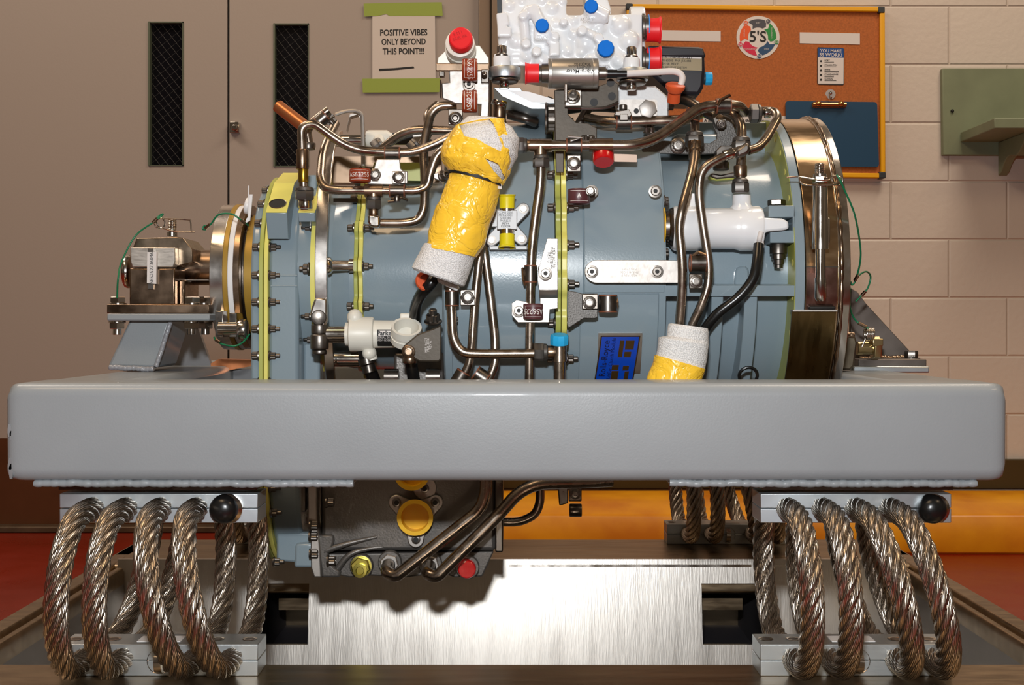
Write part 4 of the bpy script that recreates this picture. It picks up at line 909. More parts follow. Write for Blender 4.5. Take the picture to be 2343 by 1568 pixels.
# black hoses
def hose(pts, r=.0075, name='hose'): return part(name, G().sweep(smoothpath([P(*p) for p in pts]), r, 14), BLACKR, smooth=60)
h = hose([(1736, 560, 1.66), (1732, 600, 1.65), (1722, 640, 1.645), (1690, 680, 1.645), (1640, 720, 1.65), (1608, 762, 1.66), (1595, 800, 1.665)], .0068)
g = G().rcyl(P(1737, 553, 1.665), P(1738, 568, 1.663), .0062, m=0); part('cable_sleeve', g, LABELW, par=h)
h = hose([(1002, 620, 1.66), (985, 650, 1.65), (965, 672, 1.665), (952, 700, 1.70), (948, 738, 1.73)], .0078)
h = hose([(832, 800, 1.735), (842, 835, 1.74), (856, 870, 1.76), (866, 900, 1.78)], .0092); part('hose_fitting', G().lathe(P(838, 820, 1.737), (.25, 0, -1), [(0, .012), (.008, .012), (.010, .0095), (.02, .0095)], 20), STEELD, par=h)
h = hose([(938, 815, 1.72), (944, 850, 1.73), (952, 900, 1.75)], .0085)
for xq in (880, 975): part('lower_fitting', G().sweep([P(xq, 862, 1.76), P(xq+32, 862, 1.76)], .011, 14), STEELD)
part('grey_block', G().box((XX(900, 1.78), 1.79, ZZ(900, 1.78)), (XX(1015, 1.78), 1.84, ZZ(808, 1.78))), GEARB, bevel=.004)  # plain block in the grey housing material
# ------------------------------------------------------------------ brackets on the module
lb = part('strap_bracket', G().plate([(1366+28*math.cos(t), 621.5+26.5*math.sin(t)) for t in [PI/2+PI*k/16 for k in range(17)]]+[(1522, 595), (1570, 597), (1570, 648), (1522, 648)], 1.655, .0028), BAREP, bevel=.0006)
for x in (1354, 1503): screw(P(x, 622, 1.655), parent=lb, name='bracket_screw')
g = G()
for k, s_ in enumerate(('MFR 77445', 'PNR 4114256', 'ASSY REV F')): text_on(g, s_, .0042, flat(1.6545, 1440, 616+k*7, 180))
part('etched_text', g, STEELD, par=lb)
cl = clamp(1597, 602, 1.645, 'x', 32, .0118, tab=(1592, 644, 30, 34))
part('clamp_liner', G().cyl(P(1581, 603, 1.645), P(1580, 603, 1.645), .0082), RINGW, par=cl)
g = G().sweep([P(1582, 588, 1.64), P(1598, 577, 1.638), P(1614, 584, 1.64)], .0024, 8); part('clamp_latch', g, BROWNST, par=cl)
# white plate and folded plate at centre flange
wb_ = part('label_bracket', G().plate([(1252, 546), (1276, 546), (1276, 664), (1234, 664), (1230, 640), (1232, 618)], 1.640, .003).plate([(1236, 682), (1276, 682), (1276, 706), (1258, 708), (1256, 738), (1185, 738), (1171, 722), (1171, 694), (1182, 687), (1200, 690), (1214, 696), (1236, 696)], 1.640, .003).prism([P(1234, 664, 1.640), P(1276, 664, 1.640), P(1276, 682, 1.648), P(1234, 682, 1.648)], (0, .003, 0)), BAREP, bevel=.0004)
g = G()
for k, s_ in enumerate(('MFR X0378', 'PNR J51B144', 'REV D')): text_on(g, s_, .0052, flat(1.6395, 1267-k*5.5, 590, -90))
part('etched_text', g, INK, par=wb_)
screw(P(1248, 626, 1.634), parent=wb_, name='bracket_screw')
screw(P(1187, 711, 1.638), parent=wb_, name='bracket_screw')
db = part('speckled_bracket', G().plate([(1299, 665), (1318, 668), (1332, 672), (1368, 672), (1368, 726), (1362, 729), (1336, 729), (1300, 752), (1298, 740)], 1.648, .003), GREYSP, bevel=.001)
part('clamp_tab', G().box(P(1332, 708, 1.643), P(1368, 673, 1.647)), STEELD, bevel=.001, par=db); part('bracket_screw', G().bolt(P(1349, 693, 1.643), (0, -1, 0), .0068, .006), BOLTM, par=db)
cl = clamp(1391, 695, 1.645, 'z', 34, .0125); part('clamp_liner', G().cyl(P(1391, 677.5, 1.645), P(1391, 676.5, 1.645), .009), RINGW, par=cl)
g = G().sweep([P(1408, 678, 1.645), P(1412, 692, 1.64), P(1409, 712, 1.645)], .0024, 8); part('clamp_latch', g, BROWNST, par=cl)
# lettered cushion clamps
def cushion(x, y, Y, ax, r, w_px, txt, m, flip=False, size=.0105, sq=.0):
    s = Y/F; c_ = P(x, y, Y); h = w_px*s; d = V((1, 0, 0) if ax == 'x' else (0, 0, 1))
    g = G().lathe(c_-d*h/2, d, [(0, r*.78), (0, r*.94), (h*.08, r), (h*.92, r), (h, r*.94), (h, r*.78)], 40, 0, False, False)
    g.lathe(c_-d*h/2, d, [(0, r*.78), (h, r*.78)], 40, 0, False, False)
    o = part('cushion_clamp', g, m); g = G(); q = r*1.008; f_ = -1 if flip else 1
    if ax == 'x': fn = lambda u, v: c_+V((v*f_, -q*math.cos(u/r), -q*math.sin(u/r)*f_))
    else: fn = lambda u, v: c_+V((q*math.sin(u/r)*f_, -q*math.cos(u/r), v*f_))
    text_on(g, txt, size, fn, bold=.0001)
    for vv in (-h*.34, h*.34):
        n = 16; a = [(-.9+1.8*k/n)*r for k in range(n+1)]; vs = [fn(u, vv+e) for u in a for e in (-.0003, .0003)]
        g.add(vs, [(2*k, 2*k+1, 2*k+3, 2*k+2) for k in range(n)])
    for uu in (.92*r,):
        g.add([fn(uu+e, v) for e in (-.0003, .0003) for v in (-h*.34, h*.34)], [(0, 1, 3, 2)])
    part('clamp_lettering', g, LABELW, par=o); return o
cushion(824, 402, 1.705, 'z', .0145, 30, 'AS62255', CLAMPR, size=.0085)
cushion(1075, 160, 1.675, 'x', .0150, 34, 'AS62255', CLAMPR, size=.0095)
cushion(1075, 232, 1.672, 'x', .0150, 33, 'AS62255', CLAMPR, flip=True, size=.0095)
cushion(1220, 713, 1.637, 'z', .0130, 36, 'AS6225', CLAMPP, flip=True, size=.0095)
o_ = cushion(1324, 450, 1.650, 'z', .0145, 34, 'A', CLAMPP, size=.008)
part('bracket_screw', G().bolt(P(1350, 438, 1.64), (0, -1, 0), .005, .008), BOLTM, par=o_)
for x, y in ((1499, 438), (1354, 438)):
    screw(P(x, y, 1.672 if x > 1400 else 1.675), parent=CM, name='panel_screw')
for y in (460, 578): part('panel_screw', G().bolt(P(1519, y, 1.685), (1, 0, 0), .006, .006), BOLTM)
part('panel_screw', G().bolt(P(1485, 305, 1.75), (0, -.4, 1), .0065, .009), BOLTM)
part('instruction_label', G().plate([(1404, 352), (1457, 354), (1457, 371), (1404, 370)], 1.673, .0006), mat('brownish_label', (206,178,156), .4))
# data plate
dp = part('data_plate', patch(XX(1372, 1.66), XX(1474, 1.66), -36, math.degrees(math.asin((ZZ(763, 1.662)-AZ)/.2315)), .2312, .0014), BAREP)
def dpm(u, v, R=.2330):   # u px from left edge 1372, v px down from 763
    X = XX(1372+u-v*.09, 1.66); a0 = math.asin((ZZ(763, 1.662)-AZ)/.2315); a = a0-v*1.66/F/.2315; return K(X, a, R)
def dpatch(u0, v0, u1, v1, m, R=.2330, name='plate_print'):
    g = G(); n = 10; vs = []
    for i in range(n+1):
        v = v0+(v1-v0)*i/n
        for R_ in (R, R-.0006): vs += [dpm(u0, v, R_), dpm(u1, v, R_)]
    fs = []
    for i in range(n): a = 4*i; fs += [(a, a+1, a+5, a+4), (a+1, a+3, a+7, a+5), (a+3, a+2, a+6, a+7), (a+2, a, a+4, a+6)]
    fs += [(0, 2, 3, 1), (4*n, 4*n+1, 4*n+3, 4*n+2)]
    return part(name, g.add(vs, fs), m, par=dp)
dpatch(6, 5, 98, 128, mat('plate_bronze', (92,70,40), .4, .8), .2330); dpatch(9, 8, 95, 130, mat('plate_blue', (0,64,176), .3, coat=.4), .2333)
bz = mat('plate_bronze_field', (104,80,46), .4, .8)
for u0, v0, u1, v1 in ((52, 17, 62, 60), (66, 17, 86, 40), (66, 46, 82, 60), (42, 82, 58, 96), (43, 99, 60, 125), (68, 84, 82, 97), (74, 100, 84, 125)): dpatch(u0, v0, u1, v1, bz, .2337, 'print_field')
g = G()
def dtext(s_, size, u0, v0, m_=0, **k):
    vs, fs = text_geo(s_, size, **k); kpx = F/1.66; g.add([dpm(u0-p.y*kpx*-1*-1, v0-p.x*kpx, .2337) for p in vs], fs, m_)
def dtext(s_, size, u0, v0, **k):
    vs, fs = text_geo(s_, size, **k); kpx = F/1.66; g.add([dpm(u0-p.y*kpx, v0-p.x*kpx, .2337) for p in vs], fs)
dtext('Rolls-Royce', .0118, 22, 66, bold=.0001); dtext('LiftFan Clutch Module', .0072, 38, 66)
part('plate_lettering', g, mat('plate_ink', (8,16,60), .5), par=dp)
# ------------------------------------------------------------------ upper support brackets
br2 = part('sensor_bracket', G().plate([(1272, 205), (1372, 196), (1405, 185), (1415, 192), (1415, 232), (1385, 246), (1295, 246), (1280, 252), (1278, 300), (1290, 312), (1272, 335)], 1.69, .003), DKPL, bevel=.001)
part('bracket_lip', G().sweep(fillet([P(1414, 236, 1.685), P(1384, 248, 1.68), P(1290, 248, 1.68), P(1274, 262, 1.68), P(1270, 340, 1.68)], .02), .0022, 8), BOLTM, par=br2)
for x, y in ((1397, 189), (1400, 220), (1359, 234)): part('bracket_hole', G().cyl(P(x, y, 1.6895), P(x, y, 1.688), .0052), DARKIN, par=br2)
part('bracket_post', G().plate([(1268, 206), (1300, 206), (1300, 262), (1318, 280), (1345, 282), (1366, 293), (1366, 322), (1300, 330), (1290, 335), (1290, 395), (1272, 395)], 1.672, .003), DKPL, par=br2, bevel=.001)
part('bracket_screw', G().bolt(P(1345, 322, 1.668), (0, -.3, 1), .009, .007), BOLTM, par=br2)
for y in (258, 283): part('bracket_screw', G().bolt(P(1247, y, 1.70), (1, 0, 0), .011, .014), BOLTM, par=br2)
sp2 = part('dark_support_bracket', G().plate([(1468, 318), (1585, 326), (1624, 328), (1640, 318), (1640, 306), (1632, 290), (1630, 262), (1645, 245), (1665, 250), (1690, 318), (1664, 340), (1640, 352), (1590, 354), (1470, 350)], 1.74, .004), GREYSP, bevel=.001)
part('bracket_screw', G().bolt(P(1551, 334, 1.736), (0, -1, 0), .0085, .010), BOLTM, par=sp2)
part('bracket_latch', G().plate([(1632, 272), (1646, 260), (1662, 268), (1658, 290), (1640, 292)], 1.725, .012).bolt(P(1650, 284, 1.722), (0, -1, -.3), .0055, .008), BOLTM, par=sp2, bevel=.001)
part('angle_sensor', G().plate([(1638, 345), (1650, 333), (1680, 333), (1686, 345), (1684, 352), (1660, 354), (1656, 372), (1640, 372)], 1.70, .02).rcyl(P(1650, 370, 1.71), P(1650, 390, 1.71), .011), STEELD, bevel=.003)
part('sensor_foot', G().plate([(1624, 404), (1628, 396), (1650, 400), (1692, 390), (1696, 405), (1640, 410)], 1.715, .02), STEELD, bevel=.002)
part('foot_gasket', G().plate([(1622, 402), (1692, 402), (1694, 410), (1640, 414), (1628, 411)], 1.717, .02), PRIMER2, bevel=.002)
# silver slotted bracket right of the control unit
sv = part('silver_bracket', G().plate([(1395, 192), (1500, 197), (1530, 222), (1530, 268), (1415, 268)], 1.75, .012), mat('cast_silver', (186,186,186), .5, .5, bump=.04, bs=300), bevel=.002)
part('bracket_pad', G().plate(rr(1418, 228, 1504, 266, 5), 1.747, .004), BAREP, par=sv); part('hex_bolt', G().hexn(P(1482, 250, 1.747), (0, -1, 0), .013, .005), BAREP, par=sv); part('bracket_hole', G().cyl(P(1456, 254, 1.7465), P(1456, 254, 1.7455), .0035), DARKIN, par=sv)
part('bracket_screw', G().hexn(P(1528, 236, 1.745), (1, 0, 0), .010, .008), BOLTM, par=sv)
# base under the control unit
part('unit_cradle', G().plate([(1128, 200), (1190, 200), (1214, 234), (1270, 240), (1270, 250), (1216, 250), (1150, 222)], 1.71, .14), PALU, bevel=.001)
part('cradle_wedge', G().plate([(1160, 206), (1210, 210), (1270, 228), (1270, 236), (1216, 234)], 1.70, .01), WHITE)
# left capped connector bracket
lc = part('connector_bracket', G().plate([(997, 147), (1120, 147), (1120, 228), (1118, 268), (1098, 270), (1100, 240), (1042, 238), (1030, 232), (1012, 226), (1010, 190), (1028, 188), (1027, 162), (997, 160)], 1.70, .004), BAREP, bevel=.0015)
part('triangular_plate', G().plate([(1000, 146), (1002, 132), (1032, 104), (1098, 104), (1118, 132), (1119, 146)], 1.735, .006), mat('pale_zinc_plate', (206,202,192), .45, .5), par=lc, bevel=.0008)
part('bracket_edge', G().box(P(997, 162, 1.694), P(1120, 147, 1.70)), BROWNST, par=lc, bevel=.001)
part('bracket_clip', G().box(P(1101, 190, 1.69), P(1119, 162, 1.70)).cyl(P(1108, 168, 1.69), P(1108, 176, 1.685), .004), STEELD, par=lc, bevel=.001)
part('bracket_tab', G().box(P(1005, 175, 1.69), P(1018, 166, 1.70)), STEELD, par=lc, bevel=.001); part('bracket_tab', G().box(P(1006, 222, 1.69), P(1011, 188, 1.71)), STEELD, par=lc, bevel=.001)
screw(P(1073, 194, 1.692), parent=lc, name='bracket_screw')
c_ = P(1054, 112, 1.715); d = V((0, -1, .18)).normalized()
part('connector_collar', G().lathe(c_-d*.01, d, [(0, .0205), (.012, .0208), (.0135, .0195), (.03, .0195), (.031, .017)], 40), CREAM, par=lc)
part('hanging_clamp', G().plate([(1026, 250), (1058, 250), (1060, 285), (1026, 285)], 1.70, .01).bolt(P(1042, 272, 1.70), (0, -1, 0), .0075, .008), STEELD, par=lc, bevel=.001)
part('side_clamp', G().plate([(993, 398), (1012, 392), (1020, 405), (1010, 414), (993, 408)], 1.69, .012).bolt(P(1012, 404, 1.69), (.7, -1, .2), .006, .012), BOLTM, bevel=.001)

for y in (733, 771): part('casing_screw', G().bolt(P(1034, y, 1.668), (1, 0, 0), .0048, .008), BOLTM)
g = G().sweep([P(1712, 860, 1.675)+V((.012*math.cos(2*PI*k/24), -.004*math.sin(2*PI*k/24), .011*math.sin(2*PI*k/24))) for k in range(25)], .0022, 8); part('rubber_loop', g, BLACKR)
for y in (631, 655): part('casting_ridge', G().cyl(P(620, y, 1.7585), P(680, y, 1.7585), .0016), BLUEG2)
# ------------------------------------------------------------------ mounted units
# white hydraulic control unit
cu = thing('control_unit', 'glossy white cast hydraulic control unit on top of the module', 'valve block', P(1290, 170, 1.75), None)
YU = 1.715
def rod(g, x, y, Y0, Y1, rpx, e=.2): g.rcyl(P(x, y, Y0), V((P(x, y, Y0).x, Y1, P(x, y, Y0).z)), rpx*Y0/F, e, 20)
g = G()
g.plate([(1146, -60), (1296, -60), (1296, 38), (1310, 36), (1310, 112), (1290, 120), (1262, 122), (1240, 110), (1222, 125), (1170, 128), (1148, 122), (1140, 100), (1150, 70)], YU+.012, .13)
g.plate([(1296, 34), (1400, 33), (1470, 30), (1470, 168), (1400, 168), (1300, 168), (1200, 150), (1150, 150), (1140, 130), (1220, 112), (1296, 110)], YU+.014, .13)
g.plate([(1340, -60), (1372, -60), (1398, 18), (1399, 34), (1340, 34)], YU+.03, .08)
for a_ in ([(1135, 30), (1160, 26), (1166, 56), (1138, 60)], [(1138, 62), (1170, 60), (1170, 84), (1138, 84)], [(1130, 122), (1166, 122), (1166, 158), (1130, 158)], [(1250, 95), (1281, 95), (1281, 127), (1257, 129), (1257, 100), (1250, 100)], [(1222, 66), (1222, 91), (1262, 91), (1262, 62), (1252, 42), (1236, 45)]): g.plate(a_, YU-.002, .05)
for x, y, r in ((1222, 22, 15), (1197, 35, 11), (1290, 49, 10), (1332, 69, 12), (1370, 86, 12), (1204, 99, 12), (1228, 117, 12), (1270, 82, 11), (1241, 60, 16), (1352, 18, 17), (1385, 112, 22), (1148, 145, 17), (1445, 148, 17)): rod(g, x, y, YU-.004, YU+.05, r)
for x, y, r in ((1165, 15, 18), (1180, 95, 22), (1215, 70, 14), (1263, 20, 20), (1270, 55, 16), (1312, 50, 15), (1312, 80, 16), (1350, 55, 22), (1370, 65, 20), (1340, 100, 26), (1300, 118, 14), (1330, 120, 14), (1240, 140, 24), (1420, 60, 26), (1440, 95, 26), (1190, 55, 14), (1205, 130, 16), (1152, 45, 12), (1285, 5, 14), (1240, 3, 16), (1195, 5, 14), (1150, 95, 12), (1415, 140, 20), (1355, 140, 20)):
    q = r*YU/F; g.ball(P(x, y, YU+.018), (q, q*.6+.004, q))
g.cyl(P(1215, 20, YU+.006), P(1197, 40, YU+.006), .008).cyl(P(1197, 36, YU+.006), P(1205, 99, YU+.008), .007).cyl(P(1241, 60, YU+.002), P(1222, 24, YU+.004), .009).cyl(P(1352, 20, YU+.004), P(1390, 40, YU+.004), .010).cyl(P(1332, 69, YU+.005), P(1370, 86, YU+.005), .006).cyl(P(1345, 42, YU+.004), P(1392, 42, YU+.004), .0065)
for y in (52, 100): g.cyl(P(1440, 58 if y < 80 else 130, YU+.05), P(1474, 58 if y < 80 else 130, YU+.05), .026 if y < 80 else .024)
hs = link('cast_housing', g, WHITE, cu, smooth=180)
md = hs.modifiers.new('remesh', 'REMESH'); md.mode = 'VOXEL'; md.voxel_size = .0013; md.use_smooth_shade = True
md = hs.modifiers.new('smooth', 'SMOOTH'); md.factor = .7; md.iterations = 12
for x, y0, y1 in ((1148, 130, 160), (1445, 133, 162)):
    g = G().rcyl(P(x, y1+2, YU-.012), P(x, y0, YU-.012), .0112); ft = link('mounting_foot', g, WHITE, cu)
    g = G().bolt(P(x, y0, YU-.012), (0, 0, 1), .0066, .015); link('mounting_bolt', g, BOLTM, ft)
for x, w_, y0 in ((1155, 36, 154), (1447, 40, 158)):
    c_ = P(x, y0+26, YU-.01); g = G().lathe(c_, (0, 0, 1), [(0, .0212), (.001, .0215), (.013, .0215), (.0145, .0205)], 48, 0); pu = link('isolator_puck', g, PALU, cu)
    g = G().rcyl(P(x, y0+36, YU-.012), P(x, y0+26, YU-.012), .0185, m=0).rcyl(P(x-2, y0+48, YU-.016), P(x-2, y0+34, YU-.016), .0065, m=1); link('isolator_core', g, [STEELD, CHROME], pu, bevel=.001)
link('dark_side_cover', G().plate([(1136, -60), (1148, -60), (1148, 28), (1138, 33)], 1.76, .03), DKPLAST, cu)
for y0, y1, cy in ((30, 96, 62), (105, 172, 135)):
    c_ = P(1468, (y0+y1)/2, YU+.03); g = G().lathe(c_, (1, 0, 0), [(0, .019), (.003, .019), (.004, .0165), (.009, .0165)], 32, 0).lathe(c_+V((.0085, 0, 0)), (1, 0, 0), [(0, .0178), (.0012, .0178)], 32, 1); link('port_connector', g, [BOLTM, SEALB], cu)
for x, y in ((1240, 84), (1345, 41), (1378, 148)):
    g = G()
    for q, s_ in enumerate(('RETURN', '3000 P')): text_on(g, s_, .0055, flat(YU-.0035, x, y+q*5))
    link('raised_lettering', g, WHITE, cu)
# caps
def cap(name, label, x, y, Y, d, r, h, m, kind='oct', cat='cap', group=None):
    c_ = P(x, y, Y); d = V(d).normalized(); g = G()
    if kind == 'oct':
        g.lathe(c_, d, [(0, lambda k: r*.98), (h*.25, lambda k: r), (h*.8, lambda k: r), (h, lambda k: r*.9), (h*1.02, lambda k: r*.5), (h*.98, lambda k: r*.1)], 10, 0)
    elif kind == 'flare':
        g.lathe(c_, d, [(0, r*.86), (h*.55, r*.86), (h*.85, r*.90), (h*.93, r), (h, r), (h, r*.84), (h*.55, r*.74)], 36, 0, True, True)
    else:
        g.lathe(c_, d, [(0, r), (h*.8, r), (h*.93, r*.95), (h, r*.86), (h*.98, r*.1)], 36, 0)
    o = link(name, g, m, smooth=30, bevel=.0004 if kind == 'oct' else 0); return tag(o, label, cat, group)
cap('dust_cap', 'blue plastic cap on upper left port of white control unit', 1240, 60, YU-.004, (0, -1, -.12), .0094, .010, BLUEC)
cap('dust_cap', 'blue plastic cap cut by top edge of photo on white control unit', 1352, 16, YU-.004, (0, -1, -.12), .0094, .010, BLUEC)
cap('dust_cap', 'largest blue plastic cap, lower right front of white control unit', 1385, 113, YU-.004, (0, -1, -.10), .0116, .012, BLUEC)
cap('dust_cap', 'upper red plastic cap on right side of white control unit', 1478, 69, YU+.03, (1, 0, 0), .0185, .020, REDC, 'flare')
cap('dust_cap', 'lower red plastic cap on right side of white control unit', 1478, 136, YU+.03, (1, 0, 0), .0185, .020, REDC, 'flare')
cap('dust_cap', 'round red plastic cap in cream collar, left of white control unit', 1055, 96, 1.688, (0, -1, .18), .0158, .014, REDC, 'plain')
cap('dust_cap', 'glossy dark red metal cap hanging below the upper steel pipe', 1380, 352, 1.655, (.0, -.55, -1), .0140, .014, REDM, 'plain')
cap('dust_cap', 'small red metal cap on gearbox port beneath the beam', 1069, 1299, YG-.009, (0, -1, -.05), .0128, .014, REDM, 'plain')
cap('dust_cap', 'light blue plastic cap on pipe tee at the centre flange', 1280, 788, YE, (0, -.25, 1), .0122, .013, CYANC, 'oct')
cap('dust_cap', 'light blue plastic cap on side of black electronic box', 1613, 180, 1.80, (1, 0, 0), .0095, .010, CYANC, 'oct')
g = G().lathe(P(952, 1180, YG-.006), (0, -1, 0), [(0, .021), (.016, .0215), (.018, .0252), (.0205, .0252), (.0205, .0195), (.004, .0185)], 48); tag(link('dust_cap', g, YELD, smooth=30), 'deep amber plastic cup cap on three-eared gearbox port', 'cap')
g = G().lathe(P(945, 1078, YG-.006), (0, -1, 0), [(0, .021), (.016, .0215), (.018, .0252), (.0205, .0252), (.0205, .0195), (.004, .0185)], 48); tag(link('dust_cap', g, YELD, smooth=30), 'amber plastic cap peeping out under bottom edge of the beam', 'cap')
cp_ = [o for o in COL.objects if o.get('label', '').startswith('round red plastic cap')][0]
g = G()
for s_, px, py, sz in (('P M I', 1047, 76, .0058), ('ERIE, PA', 1052, 86, .0055), ('ISO 9001', 1058, 97, .0040)):
    vs, fs = text_geo(s_, sz); o0 = P(px, py, 1.6735); ca, sa = math.cos(.33), math.sin(.33)
    g.add([o0+V((v.x*ca-v.y*sa, (v.x*sa+v.y*ca)*.18, v.x*sa+v.y*ca)) for v in vs], fs)
link('raised_lettering', g, mat('red_lettering', (176,16,24), .5), cp_)
# vibration sensor
vs_ = thing('vibration_sensor', 'grey metal cylinder sensor with red end cap and white cable', 'sensor', P(1310, 205, 1.66))
YV = 1.662; zc = 168
g = G().lathe(P(1254, zc, YV), (1, 0, 0), [(0, .0192), (.0006, .0198), (.0045, .0198), (.0048, .0196), (.0052, .0198), (.058, .0198), (.0583, .0196), (.0587, .0198), (.0645, .0198), (.0655, .019)], 64); link('body', g, mat('satin_sensor_steel', (172,168,162), .38, .9), vs_, smooth=30)
g = G().lathe(P(1230, zc, YV), (1, 0, 0), [(0, .0105), (.005, .0105), (.0055, .0125), (.0142, .0128)], 40); link('end_neck', g, BOLTM, vs_)
g = G().lathe(P(1370, zc, YV), (1, 0, 0), [(0, .0088), (.009, .0088), (.0095, .0065), (.011, .0065)], 32); link('end_neck', g, BOLTM, vs_)
g = G().sweep([P(1386, zc+1, YV), P(1412, zc+1, YV)], .0056, 14).sweep([P(1412, zc+1, YV), P(1434, zc+1, YV)], .0046, 14); link('cable_boot', g, BLACKR, vs_)
g = G().sweep(smoothpath([P(1430, 169, YV), P(1500, 165, YV), P(1545, 164, YV), P(1561, 176, YV), P(1556, 198, YV), P(1546, 214, YV+.01)]), .0043, 12); link('cable', g, LABELW, vs_, smooth=60)
g = G(); zz = ZZ(zc, YV)
def sen(px, py, flip=True):
    X_ = XX(px, YV-.0198)
    def fn(u, v):
        a = math.asin(max(-1, min(1, (ZZ(py, YV-.0198)-zz)/.0199)))-v/.0199
        return V((X_-u, YV-.0200*math.cos(a), zz+.0200*math.sin(a)))
    return fn
text_on(g, 'Vibro-Meter', .0074, sen(1327, 163), bold=.0001)
for k, s_ in enumerate(('MFR 63005', 'SER TH6KAHH201', 'PNR J53E568')): text_on(g, s_, .0038, sen(1336-[0, 10, 4][k], 154.5-k*4.8))
link('engraved_text', g, INK, vs_)
g = G().plate([(1292, 192), (1298, 192), (1298, 232), (1292, 232)], 1.643, .012).plate([(1298, 206), (1330, 206), (1330, 243), (1292, 243)], 1.652, .01); st = link('mounting_foot', g, BAREP, vs_, bevel=.001)
link('foot_screw', G().bolt(P(1310, 222, 1.652), (0, -1, .2), .0078, .008), BOLTM, st)
cap('dust_cap', 'red plastic cap on left end of the grey cylinder sensor', 1233, 168, YV, (-1, 0, 0), .0145, .018, REDC, 'flare')
g = G(); c_ = P(1543, 212, 1.665)
g.lathe(c_, V((.1, -.5, 1)), [(0, .0085), (.006, .0128), (.010, .0128), (.012, .010)], 28).cyl(P(1541, 232, 1.675), P(1543, 212, 1.667), .0085); gm = link('cable_grommet', g, ORNG, vs_)
# black electronic box
eb = thing('electronic_box', 'black electronic box with nameplate behind the red caps', 'electronic box', P(1550, 205, 1.82))
g = G().plate([(1480, 104), (1600, 106), (1612, 112), (1614, 162), (1610, 200), (1600, 218), (1540, 216), (1490, 170)], 1.78, .12); link('housing', g, BLACKP, eb, bevel=.005)
link('housing_lid', G().plate([(1482, 104), (1608, 108), (1614, 124), (1616, 130), (1480, 128)], 1.774, .126), BLACKP, eb, bevel=.004)
npl = link('nameplate', G().plate([(1496, 124), (1606, 127), (1606, 162), (1496, 158)], 1.7775, .001), mat('bronze_nameplate', (140,126,100), .4, .5), eb)
link('nameplate_band', G().plate([(1498, 126), (1605, 129), (1605, 134), (1498, 131)], 1.7768, .0008), LABELW, npl)
g = G(); text_on(g, 'S/N TH8K6A34229', .0056, flat(1.7750, 1548, 130, -1.5)); text_on(g, 'MFR 63005  PNR J533688', .0042, flat(1.7765, 1545, 139, -1)); text_on(g, 'ESN 08  REV F', .0042, flat(1.7765, 1532, 146, -1)); text_on(g, 'MEASUREMENT SYSTEM', .0040, flat(1.7765, 1537, 154.5, -1)); link('nameplate_text', g, INK, npl)
link('port', G().cyl(P(1608, 180, 1.80), P(1615, 180, 1.80), .0085), DKPLAST, eb)
# speed sensor with yellow caps
ps = thing('position_sensor', 'small silver sensor block with two yellow caps on main casing', 'sensor', P(1160, 575, 1.66))
YS = 1.662
def ear(g, cx, cy, ex, ey, r, wd, Y, t):
    e = P(ex, ey, Y); c_ = P(cx, cy, Y); d = (c_-e).normalized(); s_ = V((-d.z, 0, d.x)); r *= Y/F; wd *= Y/F
    g.prism([e+s_*r*math.cos(a)-d*r*math.sin(a) for a in [PI*k/8 for k in range(9)]]+[c_-s_*wd, c_+s_*wd], (0, t, 0))
g = G()
for e in ((1198, 478), (1125, 550), (1194, 548)): ear(g, 1161, 515, *e, 14, 16, YS-.006, .012)
g.plate([(1118, 562), (1207, 562), (1207, 572), (1120, 572)], YS-.004, .012).plate([(1135, 478), (1150, 478), (1150, 520), (1124, 520), (1124, 500)], YS-.004, .01)
link('mounting_plate', g, SENSP, ps, bevel=.0012)
for e in ((1198, 478), (1125, 550), (1194, 548)): link('mounting_screw', G().lathe(P(*e, YS-.006), (0, -1, 0), [(0, .0062), (.001, .0062), (.0012, .0045), (.004, .0043), (.0042, .002)], 20), BOLTM, ps)
link('body', G().plate([(1137, 481), (1183, 481), (1183, 525), (1137, 525)], YS-.018, .014).plate([(1143, 525), (1178, 525), (1178, 537), (1143, 537)], YS-.014, .012), SENSP, ps, bevel=.0008)
link('connector_neck', G().cyl(P(1160, 484, YS-.010), P(1160, 474, YS-.010), .0098).cyl(P(1160, 524, YS-.010), P(1160, 542, YS-.010), .0098), CHROME, ps)
g = G()
for k, s_ in enumerate(('1CM4 0503', 'MFR63001', 'SER1000', 'PNRJ531', 'REV4', 'FS0004')): text_on(g, s_, .0042, flat(YS-.0184, 1157, 487+k*6.2))
link('engraved_text', g, INK, ps)
cap('dust_cap', 'yellow plastic cap pointing up on silver sensor block', 1160, 477, YS-.010, (0, -.08, 1), .0115, .018, YELC, 'flare')
cap('dust_cap', 'yellow plastic cap pointing down on silver sensor block', 1160, 537, YS-.010, (0, -.15, -1), .0115, .018, YELC, 'flare')
# left lower actuator
YA = 1.735
la = thing('hydraulic_actuator', 'small white actuator with black nameplate, lower left of module', 'actuator', P(850, 810, YA))
c_ = P(791, 765, YA); s = YA/F
g = G().lathe(c_, (1, 0, 0), [(0, lambda k: 27*s*(1 if k % 6 < 3 else .96)), (9*s, 27*s), (9*s, 37*s), (11*s, 40*s), (60*s, 40*s), (64*s, 38*s), (66*s, 32*s), (150*s, 31*s), (152*s, 29*s)], 48)
g.ball(P(812, 727, YA-.004), (.011, .012, .012)).ball(P(845, 808, YA-.004), (.010, .012, .010)).cyl(P(843, 800, YA), P(850, 825, YA), .009)
link('cylinder_body', g, CREAM, la, smooth=45)
link('side_block', G().plate([(915, 717), (939, 717), (944, 740), (960, 745), (965, 765), (914, 765)], YA-.012, .04), CREAM, la, bevel=.002)
g = G(); R_ = 31.6*s; zc_ = c_.z
